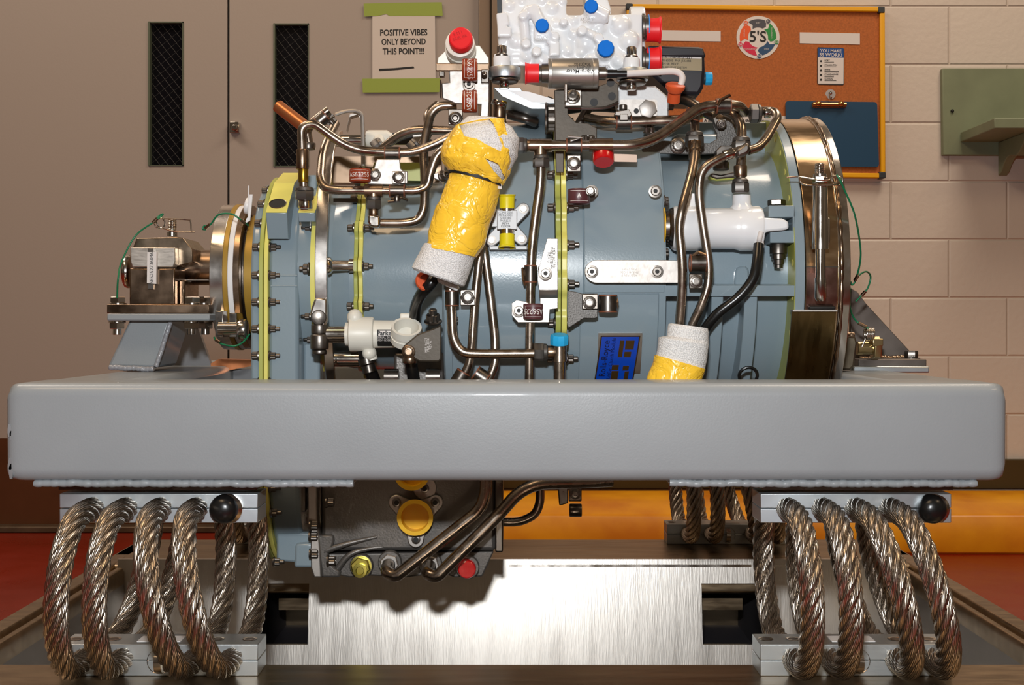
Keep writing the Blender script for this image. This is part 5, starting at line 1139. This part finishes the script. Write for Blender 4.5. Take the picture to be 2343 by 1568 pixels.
def lam(px, py):
    X_ = XX(px, YA-.018)
    def fn(u, v):
        a = math.asin(max(-1, min(1, (ZZ(py, YA-.018)-zc_)/R_)))+v/R_; return V((X_+u, YA-R_*math.cos(a), zc_+R_*math.sin(a)))
    return fn
def cylpatch(f, w_, h_, m, name, par, t=.0004, n=8):
    g = G(); vs = []
    for i in range(n+1):
        v = -h_/2+h_*i/n; a = f(-w_/2, v); b__ = f(w_/2, v); vs += [a+V((0, -t, 0)), b__+V((0, -t, 0)), a+V((0, .0008, 0)), b__+V((0, .0008, 0))]
    fs = []
    for i in range(n): q = 4*i; fs += [(q, q+1, q+5, q+4), (q+1, q+3, q+7, q+5), (q+2, q, q+4, q+6)]
    fs += [(0, 2, 3, 1), (4*n, 4*n+1, 4*n+3, 4*n+2)]
    return link(name, g.add(vs, fs), m, par)
nm_ = cylpatch(lam(880, 776), 34*s, 44*s, INK, 'nameplate', la)
cylpatch(lam(881, 763), 30*s, 12*s, LABELW, 'nameplate_band', nm_, .0007)
g = G(); f_ = lam(882, 763); vs, fs = text_geo('Parker', .0085, bold=.0002); g.add([f_(v.x, v.y)-V((0, .001, 0)) for v in vs], fs, 1)
for k, s_ in enumerate(('SERIAL 0123', 'REV G3BB0')): f_ = lam(881, 773+k*6); vs, fs = text_geo(s_, .0042); g.add([f_(v.x, v.y)-V((0, .0008, 0)) for v in vs], fs, 0)
link('nameplate_text', g, [LABELW, INK], nm_)
# cream ring clamp beside
rc_ = thing('ring_clamp', 'cream cushioned ring clamp held by dark bracket beside white actuator', 'clamp', P(930, 800, 1.70))
c_ = P(929, 764, 1.705); d = V((.12, -.75, 1)).normalized()
g = G().lathe(c_-d*.012, d, [(0, .0175), (0, .0200), (.009, .0205), (.0095, .0195), (.013, .0195), (.0135, .0205), (.024, .0205), (.024, .0170), (.002, .0160), (0, .0175)], 48, 0, False, False); link('ring', g, CREAM, rc_, smooth=30)
g = G().plate([(1010, 742), (1010, 822), (1004, 828), (960, 828), (935, 815), (922, 822), (918, 800), (925, 790), (955, 765), (975, 758), (1000, 748)], 1.683, .004); link('bracket', g, DKPL, rc_, bevel=.002)
link('bracket_screw', G().bolt(P(991, 738, 1.70), (0, -.4, 1), .0095, .012, nutty=True), BOLTM, rc_)
link('clamp_screw', G().bolt(P(935, 805, 1.680), (0, -1, 0), .007, .008).rcyl(P(938, 815, 1.69), P(938, 832, 1.69), .010), BROWNST, rc_)
g = G()
for k, s_ in enumerate(('MFR 06577', 'PNR 4114', 'REV A')): text_on(g, s_, .0042, flat(1.6825, 975+k*5, 790, 90))
link('etched_text', g, LABELW, rc_)
# right actuator
ra = thing('hydraulic_actuator', 'large white cylindrical actuator in the right casing pocket', 'actuator', P(1640, 580, 1.68))
YR_ = 1.685; s = YR_/F; c_ = P(1537, 523, YR_)
g = G().lathe(c_, (1, 0, 0), [(0, 46*s), (3*s, 49*s), (8*s, 51*s), (55*s, 52*s), (60*s, 49*s), (64*s, 47*s), (140*s, 47*s), (150*s, 49*s), (155*s, 51*s), (198*s, 51*s), (204*s, 47*s), (206*s, 30*s)], 64)
g.lathe(P(1585, 500, YR_+.002), (0, 0, 1), [(0, .016), (12*s, .015), (26*s, .0115), (55*s, .0112)], 24).lathe(P(1697, 495, YR_+.002), (0, 0, 1), [(0, .022), (12*s, .020), (26*s, .0125), (48*s, .0118)], 28)
link('cylinder_body', g, WHITE, ra, smooth=45)
link('rod_seal', G().lathe(P(1518, 520, YR_), (1, 0, 0), [(0, .021), (.006, .022), (.008, .0245), (.0125, .0265)], 40), STEELD, ra)
link('seal_shim', G().lathe(P(1517, 518, YR_), (1, 0, 0), [(0, .0250), (.0012, .0250)], 40), YELD, ra)
g = G().prism([P(x, y, YR_-.022) for x, y in [(1735, 492), (1748, 498), (1790, 500), (1804, 506), (1806, 524), (1790, 527), (1755, 530), (1742, 545), (1732, 548)]], (0, .03, 0)); link('clevis_arm', g, WHITE, ra, bevel=.003)
link('grommet_wire', G().sweep(smoothpath([P(1742, 530, 1.655), P(1738, 545, 1.655), P(1737, 556, 1.66)]), .0035, 10), LABELW, ra)
# rear white actuator seen among the upper left tubing
rw = thing('hydraulic_actuator', 'white actuator behind the upper left tubing, partly hidden', 'actuator', P(865, 345, 1.86))
YQ = 1.86; s = YQ/F
link('cylinder_body', G().lathe(P(838, 318, YQ), (1, 0, 0), [(0, 17*s), (4*s, 20*s), (48*s, 20*s), (56*s, 14*s), (100*s, 14*s)], 40).cyl(P(868, 320, YQ-.005), P(866, 335, YQ-.02), .010), CREAM, rw, smooth=45)
link('nameplate', G().box(P(898, 330, YQ-.014), P(945, 305, YQ-.010)), INK, rw); link('rod', G().cyl(P(770, 322, YQ), P(838, 322, YQ), .009), CHROME, rw); link('side_block', G().box(P(940, 330, YQ-.014), P(975, 303, YQ+.02)), BAREP, rw, bevel=.002)
# ------------------------------------------------------------------ foam wraps
FOAM, nt, b = nmat('white_foam_sheet')
b.inputs['Base Color'].default_value = (.60, .59, .58, 1); b.inputs['Roughness'].default_value = .45
t = node(nt, 'ShaderNodeTexCoord'); vo = node(nt, 'ShaderNodeTexVoronoi', Scale=560.0); nt.links.new(t.outputs['Object'], vo.inputs['Vector'])
cr = node(nt, 'ShaderNodeValToRGB'); cr.color_ramp.elements[0].color = (.90, .89, .88, 1); cr.color_ramp.elements[1].color = (.60, .59, .58, 1); cr.color_ramp.elements[1].position = .8
nt.links.new(vo.outputs['Distance'], cr.inputs[0]); nt.links.new(cr.outputs[0], b.inputs['Base Color'])
bp = node(nt, 'ShaderNodeBump', Strength=.7, Distance=.0012, invert=True); nt.links.new(vo.outputs['Distance'], bp.inputs['Height']); nt.links.new(bp.outputs[0], b.inputs['Normal'])
TAPEY, nt, b = nmat('yellow_film_tape')
b.inputs['Base Color'].default_value = (*lin((252,202,58)), 1); b.inputs['Roughness'].default_value = .24; b.inputs['Coat Weight'].default_value = .3
t = node(nt, 'ShaderNodeTexCoord'); nz = node(nt, 'ShaderNodeTexNoise', Scale=26.0, Detail=3.0, Distortion=1.6); nt.links.new(t.outputs['Object'], nz.inputs['Vector'])
vo = node(nt, 'ShaderNodeTexVoronoi', Scale=34.0, feature='DISTANCE_TO_EDGE'); mp = node(nt, 'ShaderNodeMix', data_type='VECTOR'); mp.inputs[0].default_value = .06
nt.links.new(t.outputs['Object'], mp.inputs[4]); nt.links.new(nz.outputs['Color'], mp.inputs[5]); nt.links.new(mp.outputs[1], vo.inputs['Vector'])
mr = node(nt, 'ShaderNodeMapRange'); mr.inputs[2].default_value = .12; nt.links.new(vo.outputs['Distance'], mr.inputs[0])
b1 = node(nt, 'ShaderNodeBump', Strength=.8, Distance=.004); nt.links.new(nz.outputs['Fac'], b1.inputs['Height'])
b2 = node(nt, 'ShaderNodeBump', Strength=.5, Distance=.0012); nt.links.new(mr.outputs[0], b2.inputs['Height']); nt.links.new(b1.outputs[0], b2.inputs['Normal']); nt.links.new(b2.outputs[0], b.inputs['Normal'])
def lump(st, seed=0, n=110, amp=.0016, freq=26, hook=None, dep=.85, mid=13):
    # st: (xl, xr, y_l, y_r, Y) silhouette stations top to bottom -> interpolated rings
    rings = []
    for i in range(len(st)-1):
        for j in range(mid):
            t = j/mid; tt = t*t*(3-2*t) if False else t; rings.append([st[i][k]*(1-tt)+st[i+1][k]*tt for k in range(5)])
    rings.append(list(st[-1])); g = G(); vs = []; N = len(rings)
    for i, (xl, yl, xr, yr, Y) in enumerate(rings):
        a_, b__ = P(xl, yl, Y), P(xr, yr, Y); c_ = (a_+b__)/2; h = (b__-a_)/2; r = h.length; ax = h.normalized(); dy = V((0, 1, 0))
        for k in range(n):
            q = 2*PI*k/n; d = ax*math.cos(q)+dy*math.sin(q)*dep
            p = c_+d*r; nn_ = noise.noise(p*freq+V((seed, 0, 0)))+.5*noise.noise(p*freq*2.6+V((seed, 3, 0)))
            vs.append(p+d*nn_*amp)
    fs = []
    for i in range(N-1):
        for k in range(n): fs.append((i*n+k, i*n+(k+1) % n, (i+1)*n+(k+1) % n, (i+1)*n+k))
    fs += [tuple(range(n-1, -1, -1)), tuple((N-1)*n+k for k in range(n))]
    return g.add(vs, fs)
YW = 1.612
fw = thing('foam_wrapped_connector', 'large connector bundle wrapped in foam and yellow tape, black zip tie', 'wrapped bundle', P(1000, 655, YW))
g = lump([(1068, 268, 1100, 266, YW), (1050, 285, 1140, 270, YW), (1045, 300, 1172, 292, YW), (1030, 330, 1187, 318, YW), (1026, 352, 1186, 358, YW), (1028, 374, 1168, 392, YW), (1040, 392, 1146, 418, YW), (1036, 400, 1138, 432, YW)], 1, amp=.0022); link('foam_sheet', g, FOAM, fw, smooth=60)
g = lump([(1040, 292, 1158, 276, YW-.001), (1024, 318, 1170, 305, YW-.002), (1010, 345, 1176, 350, YW-.002), (1010, 362, 1170, 384, YW-.002), (1026, 388, 1154, 420, YW-.001), (1034, 396, 1146, 428, YW-.001)], 4, n=230, mid=34, amp=.0035, freq=38, dep=.9)
# leave the foam bare where the tape stops: cut a window by dropping faces
def cut(g, test):
    keep = []
    for f in g.f:
        c_ = sum((g.v[i] for i in f), V())/len(f); x = CX+c_.x*F/c_.y; y = CY-(c_.z-CZ)*F/c_.y
        if not (len(f) < 5 and c_.y < YW+.02 and test(x, y)): keep.append(f)
    g.f = keep; g.m = [0]*len(keep); return g
def inpoly(px):
    def t(x, y):
        ins = False; n = len(px)
        for i in range(n):
            x1_, y1_ = px[i]; x2_, y2_ = px[(i+1) % n]
            if (y1_ > y) != (y2_ > y) and x < (x2_-x1_)*(y-y1_)/(y2_-y1_)+x1_: ins = not ins
        return ins
    return t
def solid(o, t=.0008):
    m_ = o.modifiers.new('film', 'SOLIDIFY'); m_.thickness = t; m_.offset = 1; return o
w1 = inpoly([(1040, 260), (1110, 262), (1130, 285), (1150, 335), (1145, 346), (1120, 335), (1090, 318), (1062, 312), (1052, 290)]); w2 = inpoly([(1110, 362), (1140, 375), (1156, 408), (1150, 414), (1130, 392)]); w3 = inpoly([(1150, 270), (1200, 270), (1200, 360), (1178, 372), (1170, 330), (1158, 300)])
solid(link('tape_upper', cut(g, lambda x, y: w1(x, y) or w2(x, y) or w3(x, y)), TAPEY, fw, smooth=60))
g = lump([(1030, 398, 1147, 424, YW), (1026, 412, 1142, 440, YW), (1000, 470, 1130, 492, YW), (985, 520, 1116, 535, YW), (976, 555, 1102, 572, YW), (968, 566, 1092, 590, YW)], 9, amp=.0022, freq=34, dep=.9); link('tape_lower', g, TAPEY, fw, smooth=60)
g = lump([(972, 556, 1092, 588, YW), (965, 566, 1086, 592, YW), (950, 595, 1074, 625, YW), (943, 612, 1062, 655, YW), (948, 618, 1056, 656, YW)], 12, amp=.0014, dep=.85); link('foam_sleeve', g, FOAM, fw, smooth=60)
ring_ = []
for k in range(49):
    q = 2*PI*k/48; a_, b__ = P(1030, 391, YW), P(1146, 423, YW); c_ = (a_+b__)/2; h = (b__-a_)/2*1.03; ring_.append(c_+h*math.cos(q)+V((0, 1, 0))*math.sin(q)*h.length*.95)
g = G(); vs = []
for p in ring_:
    o_ = (p-(a_+b__)/2).normalized()*.0012
    vs += [p+V((0, 0, .0030)), p+V((0, 0, -.0030)), p+o_+V((0, 0, -.0030)), p+o_+V((0, 0, .0030))]
fs = [(4*i+k, 4*i+4+k, 4*i+4+(k+1) % 4, 4*i+(k+1) % 4) for i in range(48) for k in range(4)]
g.add(vs, fs); link('zip_tie', g, INK, fw)
g = G().box(P(1140, 432, YW-.01), P(1148, 418, YW+.002)); link('zip_tie_head', g, LABELW, fw)
g = G().lathe(P(973, 645, 1.655), (.3, -1, .25), [(0, .0125), (.003, .0138), (.006, .0128), (.006, .009), (.002, .0085)], 32); og = tag(link('rubber_grommet', g, ORNG, smooth=30), 'orange rubber ring on black hose beneath the large wrapped bundle', 'grommet')
g = G().plate([(1000, 628), (1020, 640), (1052, 655), (1046, 668), (1000, 645)], 1.63, .02); link('foam_flap', g, FOAM, fw, bevel=.003)
YW2 = 1.617
f2 = thing('foam_wrapped_connector', 'smaller foam and yellow tape bundle rising behind the beam at right', 'wrapped bundle', P(1550, 880, YW2))
g = lump([(1535, 740, 1620, 752, YW2), (1530, 742, 1622, 762, YW2), (1526, 768, 1622, 782, YW2), (1506, 772, 1622, 790, YW2), (1503, 800, 1618, 820, YW2), (1497, 830, 1612, 850, YW2)], 21, amp=.0012, dep=.7); link('foam_sleeve', g, FOAM, f2, smooth=60)
g = lump([(1498, 812, 1614, 845, YW2-.001), (1494, 830, 1610, 862, YW2-.001), (1482, 860, 1600, 892, YW2-.001), (1470, 900, 1592, 930, YW2-.001)], 25, amp=.0016, dep=.72); link('tape', g, TAPEY, f2, smooth=60)
# ------------------------------------------------------------------ left clamp block (trunnion)
tr = thing('shaft_clamp_block', 'machined steel shaft clamp block with white serial label, left mount', 'clamp block', P(350, 718, 1.80))
YK = 1.80
link('base_plate', G().box((XX(247, 1.785), 1.78, ZZ(717, 1.785)), (XX(480, 1.785), 2.02, ZZ(697, 1.785))), BROWNST, tr, bevel=.001)
link('lower_block', G().box((XX(296, YK), YK, ZZ(698, YK)), (XX(400, YK), YK+.12, ZZ(614, YK))).box((XX(400, YK), YK+.02, ZZ(698, YK)), (XX(415, YK), YK+.10, ZZ(640, YK))), BROWNST, tr, bevel=.002)
xp = [P(x, y, YK) for x, y in [(298, 566), (400, 566), (401, 598), (396, 612), (302, 612), (298, 598)]]
link('cap_face', G().prism(xp, (0, .02, 0)), MILLED, tr, bevel=.0015)
link('cap_block', G().prism([P(x, y, YK+.02) for x, y in [(312, 545), (404, 542), (418, 544), (440, 570), (441, 600), (400, 612), (302, 612), (304, 566)]], (0, .09, 0)), mat('milled_block_steel', (158,140,120), .3, 1, rv=.08, vs=20), tr, bevel=.0015)
link('side_knob', G().rcyl(P(286, 622, YK+.05), P(302, 622, YK+.05), .024), CHROME, tr)
lb_ = link('serial_label', G().plate([(337, 577), (358, 577), (357, 650), (336, 648)], YK-.008, .007), LABELW, tr)
g = G(); text_on(g, 'SES252736046', .0075, flat(YK-.0084, 347, 613, 90)); link('label_text', g, INK, lb_)
link('wedge_bar', G().box(P(338, 577, YK-.006), P(358, 570, YK+.01)), STEELD, tr); link('wedge_bar', G().box(P(338, 662, YK-.004), P(357, 648, YK+.01)), STEELD, tr)
g = G().lathe(P(394, 541, YK+.03), (0, 0, 1), [(0, .0075), (.006, .0075), (.0061, .005), (.010, .005)]+[(.010+.0011*k, .0066 if k % 2 else .0056) for k in range(14)], 20); link('threaded_stud', g, CHROME, tr)
for x, y, Y, up in ((270, 697, 1.80, 1), (440, 697, 1.80, 1), (467, 697, 1.83, 1), (268, 735, 1.80, -1), (438, 735, 1.80, -1), (470, 735, 1.83, -1)):
    c_ = P(x, y, Y); d = V((0, 0, up)); g = G().lathe(c_, d, [(0, .012), (.002, .012)], 20).hexn(c_+d*.002, d, .0115, .009)
    if up < 0: g.lathe(c_+d*.011, d, [(0, .006), (.008, .006), (.0085, .005)], 16)
    link('hex_bolt', g, CHROME, tr)
g = G().sweep(smoothpath([P(355, 500, YK+.02), P(363, 518, YK+.02), P(378, 524, YK+.02), P(405, 530, YK+.02), P(446, 531, YK+.02)]), .0011, 8).sweep(smoothpath([P(446, 531, YK+.02), P(438, 528, YK+.02), P(436, 508, YK+.02), P(428, 503, YK+.02), P(370, 500, YK+.02), P(356, 500, YK+.02)]), .0011, 8)
g.sweep([P(366, 511, YK+.02)+V((.0075*math.cos(2*PI*k/20), -.001, .0075*math.sin(2*PI*k/20))) for k in range(21)], .0011, 8); link('spring_clip', g, WIREM, tr)
def lanyard(path, ends, label):
    o = thing('wire_lanyard', label, 'lanyard', P(*path[0]))
    link('cable', G().sweep(smoothpath([P(*p) for p in path]), .0013, 8), GREENW, o, smooth=60)
    for a_, b__ in ends: link('crimp_sleeve', G().cyl(P(*a_), P(*b__), .0024), BROWNST, o)
    return o
lanyard([(268, 682, 1.79), (270, 640, 1.78), (278, 600, 1.79), (310, 540, 1.80), (352, 508, 1.80), (370, 494, 1.81), (372, 490, 1.81), (362, 496, 1.81), (354, 504, 1.80)], [((350, 510, 1.80), (360, 500, 1.80))], 'thin green wire lanyard beside the left clamp block')
lanyard([(470, 526, 1.79), (464, 524, 1.785), (468, 517, 1.785), (480, 516, 1.78), (500, 492, 1.77), (530, 490, 1.765), (552, 504, 1.77), (568, 516, 1.79)], [((470, 522, 1.785), (482, 513, 1.78)), ((550, 503, 1.77), (560, 511, 1.775))], 'green wire lanyard looped over top of left coupling ring')
lanyard([(490, 772, 1.78), (494, 780, 1.775), (510, 788, 1.77), (535, 792, 1.765), (555, 784, 1.77), (571, 765, 1.78)], [((494, 778, 1.775), (504, 784, 1.77))], 'green wire lanyard under the left coupling ring latch')
# ------------------------------------------------------------------ right clamp ring and bracket
cr_ = thing('retaining_ring', 'wide polished steel retaining ring with weld seam, right end of module', 'ring', (XX(1890, 1.66), AY, AZ-.24))
X0, X1, X2, X3 = XX(1843.5, 1.668), XX(1914, 1.668), XX(1926, 1.668), XX(1945, 1.668)
RINGM = mat('polished_ring_steel', (190,160,124), .2, 1, rv=.06, vs=12, stretch=(1,3,3), bump=.04, bs=30)
link('ring_band', G().band(X0, X1+.004, .19, .2345, n=220), RINGM, cr_, bevel=.0008)
link('outer_flange', G().band(X1+.002, X3, .19, .2365, n=220), CHROME, cr_, bevel=.001)
g = G(); n = 400; pts = [K(X1+.006, 2*PI*i/n, .2355) for i in range(n+1)]
g.sweep(pts, lambda t: .0030*(.8+.35*abs(math.sin(t*200))+.3*noise.noise(V((t*60, 0, 0)))), 8); link('weld_bead', g, BROWNST, cr_, smooth=70)
for a in (1.2,): link('split_line', G().band(X0-.0002, X3+.0002, .2, .2347, math.radians(a-.12), math.radians(a+.12), 2), DARKIN, cr_)
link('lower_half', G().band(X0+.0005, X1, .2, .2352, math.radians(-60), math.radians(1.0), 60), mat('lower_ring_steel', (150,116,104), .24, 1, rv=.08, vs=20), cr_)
a0 = math.degrees(math.asin((ZZ(712, 1.655)-AZ)/.245))
cs = link('cover_sheet', G().band(XX(1815, 1.655), XX(1917, 1.655), .2385, .2425, math.radians(-60), math.radians(a0), 50), GOLDM, cr_, bevel=.0006)
link('sheet_rim', G().box((XX(1815, 1.655), 1.6575, ZZ(713, 1.655)), (XX(1917, 1.655), 1.675, ZZ(709, 1.655))), BAREP, cs)
link('handle_slot', G().box((XX(1852, 1.66), 1.6605, ZZ(709, 1.66)), (XX(1913, 1.66), 1.672, ZZ(700, 1.66))), DARKIN, cr_, bevel=.002)
pn = link('taper_pin', G().lathe(P(1877, 424, 1.640), (0, 0, -1), [(0, .0092), (.0002, .0088), (.066, .0105), (.083, .0105), (.0832, .0062), (.12, .0062), (.1202, .0074), (.146, .0074), (.150, .005)], 32), CHROME, cr_)
link('pin_thread', G().lathe(P(1875, 402, 1.640), (0, 0, 1), [(.0011*k, .0064 if k % 2 else .0054) for k in range(15)], 20), CHROME, pn)
link('castle_nut', G().hexn(P(1876, 420, 1.640), (0, 0, 1), .0098, .009).lathe(P(1876, 404, 1.640), (0, 0, 1), [(0, .0085), (.003, .0085)], 20), CHROME, pn)
link('pin_sleeve', G().box(P(1862, 560, 1.655), P(1868, 425, 1.665)).box(P(1888, 560, 1.655), P(1895, 500, 1.665)), CHROME, cr_, bevel=.001)
g = G().sweep(smoothpath([P(1800, 406, 1.66), P(1830, 405, 1.650), P(1870, 411, 1.628), P(1895, 412, 1.628), P(1905, 403, 1.635), P(1922, 404, 1.64), P(1928, 414, 1.64), P(1918, 422, 1.64), P(1902, 416, 1.635)]), .0010, 8).sweep(smoothpath([P(1826, 402, 1.650), P(1832, 418, 1.648), P(1850, 424, 1.630), P(1900, 423, 1.630), P(1922, 424, 1.64)]), .0010, 8)
g.sweep([P(1914, 412, 1.64)+V((.0065*math.cos(2*PI*k/12), -.0004*k/6, .0045*math.sin(2*PI*k/12))) for k in range(40)], .0009, 6); link('spring_clip', g, WIREM, cr_)
lanyard([(1914, 400, 1.635), (1922, 412, 1.635), (1930, 430, 1.64), (1955, 490, 1.66), (1968, 560, 1.70), (1968, 600, 1.72), (1958, 640, 1.74), (1950, 652, 1.74), (1946, 645, 1.74)], [((1963, 630, 1.73), (1956, 642, 1.735))], 'long green wire lanyard hanging from clevis pin on right ring')
lanyard([(1955, 644, 1.745), (1968, 628, 1.76), (1983, 622, 1.78), (1992, 634, 1.80), (1985, 660, 1.80), (1968, 680, 1.80), (1958, 690, 1.80)], [((1980, 667, 1.80), (1971, 677, 1.80))], 'short green wire lanyard curled against the triangular gusset')
lanyard([(1946, 660, 1.76), (1943, 690, 1.78), (1952, 725, 1.80), (1972, 745, 1.80), (1988, 752, 1.80)], [((1964, 739, 1.80), (1982, 748, 1.80))], 'green wire lanyard leading down to coil pin at right mount')
mb = thing('mounting_bracket', 'bare steel triangular gusset bracket bolted at right end of frame', 'bracket', P(2030, 838, 1.88))
link('gusset_plate', G().plate([(1948, 660), (1962, 668), (1982, 695), (2086, 808), (2086, 832), (1945, 832)], 1.95, .012), RAWP, mb, bevel=.001)
link('base_plate', G().box((XX(1960, 1.87), 1.86, ZZ(838, 1.87)), (XX(2115, 1.87), 2.08, ZZ(822, 1.87))), RAWP, mb, bevel=.001)
weld([P(1965, 822, 1.945), P(2075, 820, 1.945)], .005, m=BROWNST, par=mb)
link('hex_bolt', G().hexn(P(2085, 821, 1.92), (0, 0, 1), .010, .012).lathe(P(2085, 822, 1.92), (0, 0, 1), [(0, .013), (.002, .013)], 20), STEELD, mb)
link('side_block', G().plate([(1912, 765), (1940, 758), (1958, 770), (1962, 785), (1955, 838), (1945, 848), (1905, 846), (1907, 770)], 1.80, .06), mat('weathered_block_steel', (122,112,96), .4, .9, rv=.1, vs=14, var=.3), mb, bevel=.003)
weld([P(1908, 768, 1.80), P(1955, 768, 1.80)], .0045, m=BROWNST, par=mb)
link('latch_pin', G().cyl(P(1960, 797, 1.85), P(2000, 797, 1.85), .010).hexn(P(1994, 797, 1.85), (1, 0, 0), .018, .012).box(P(1997, 792, 1.83), P(2012, 775, 1.85)), mat('brassy_pin', (188,168,124), .28, 1), mb, bevel=.001)
g = G().sweep([P(1989, 765, 1.84)+V((-.006+.012*k/60, .0060*math.sin(2*PI*k/12), .0085*math.cos(2*PI*k/12))) for k in range(61)], .0014, 8).sweep([P(1980, 775, 1.84), P(1972, 795, 1.84)], .0014, 8); link('coil_spring', g, WIREM, mb, smooth=60)
link('lower_nut', G().rcyl(P(1932, 870, 1.83), P(1932, 855, 1.83), .012).rcyl(P(1932, 880, 1.83), P(1932, 868, 1.83), .004), CHROME, mb)
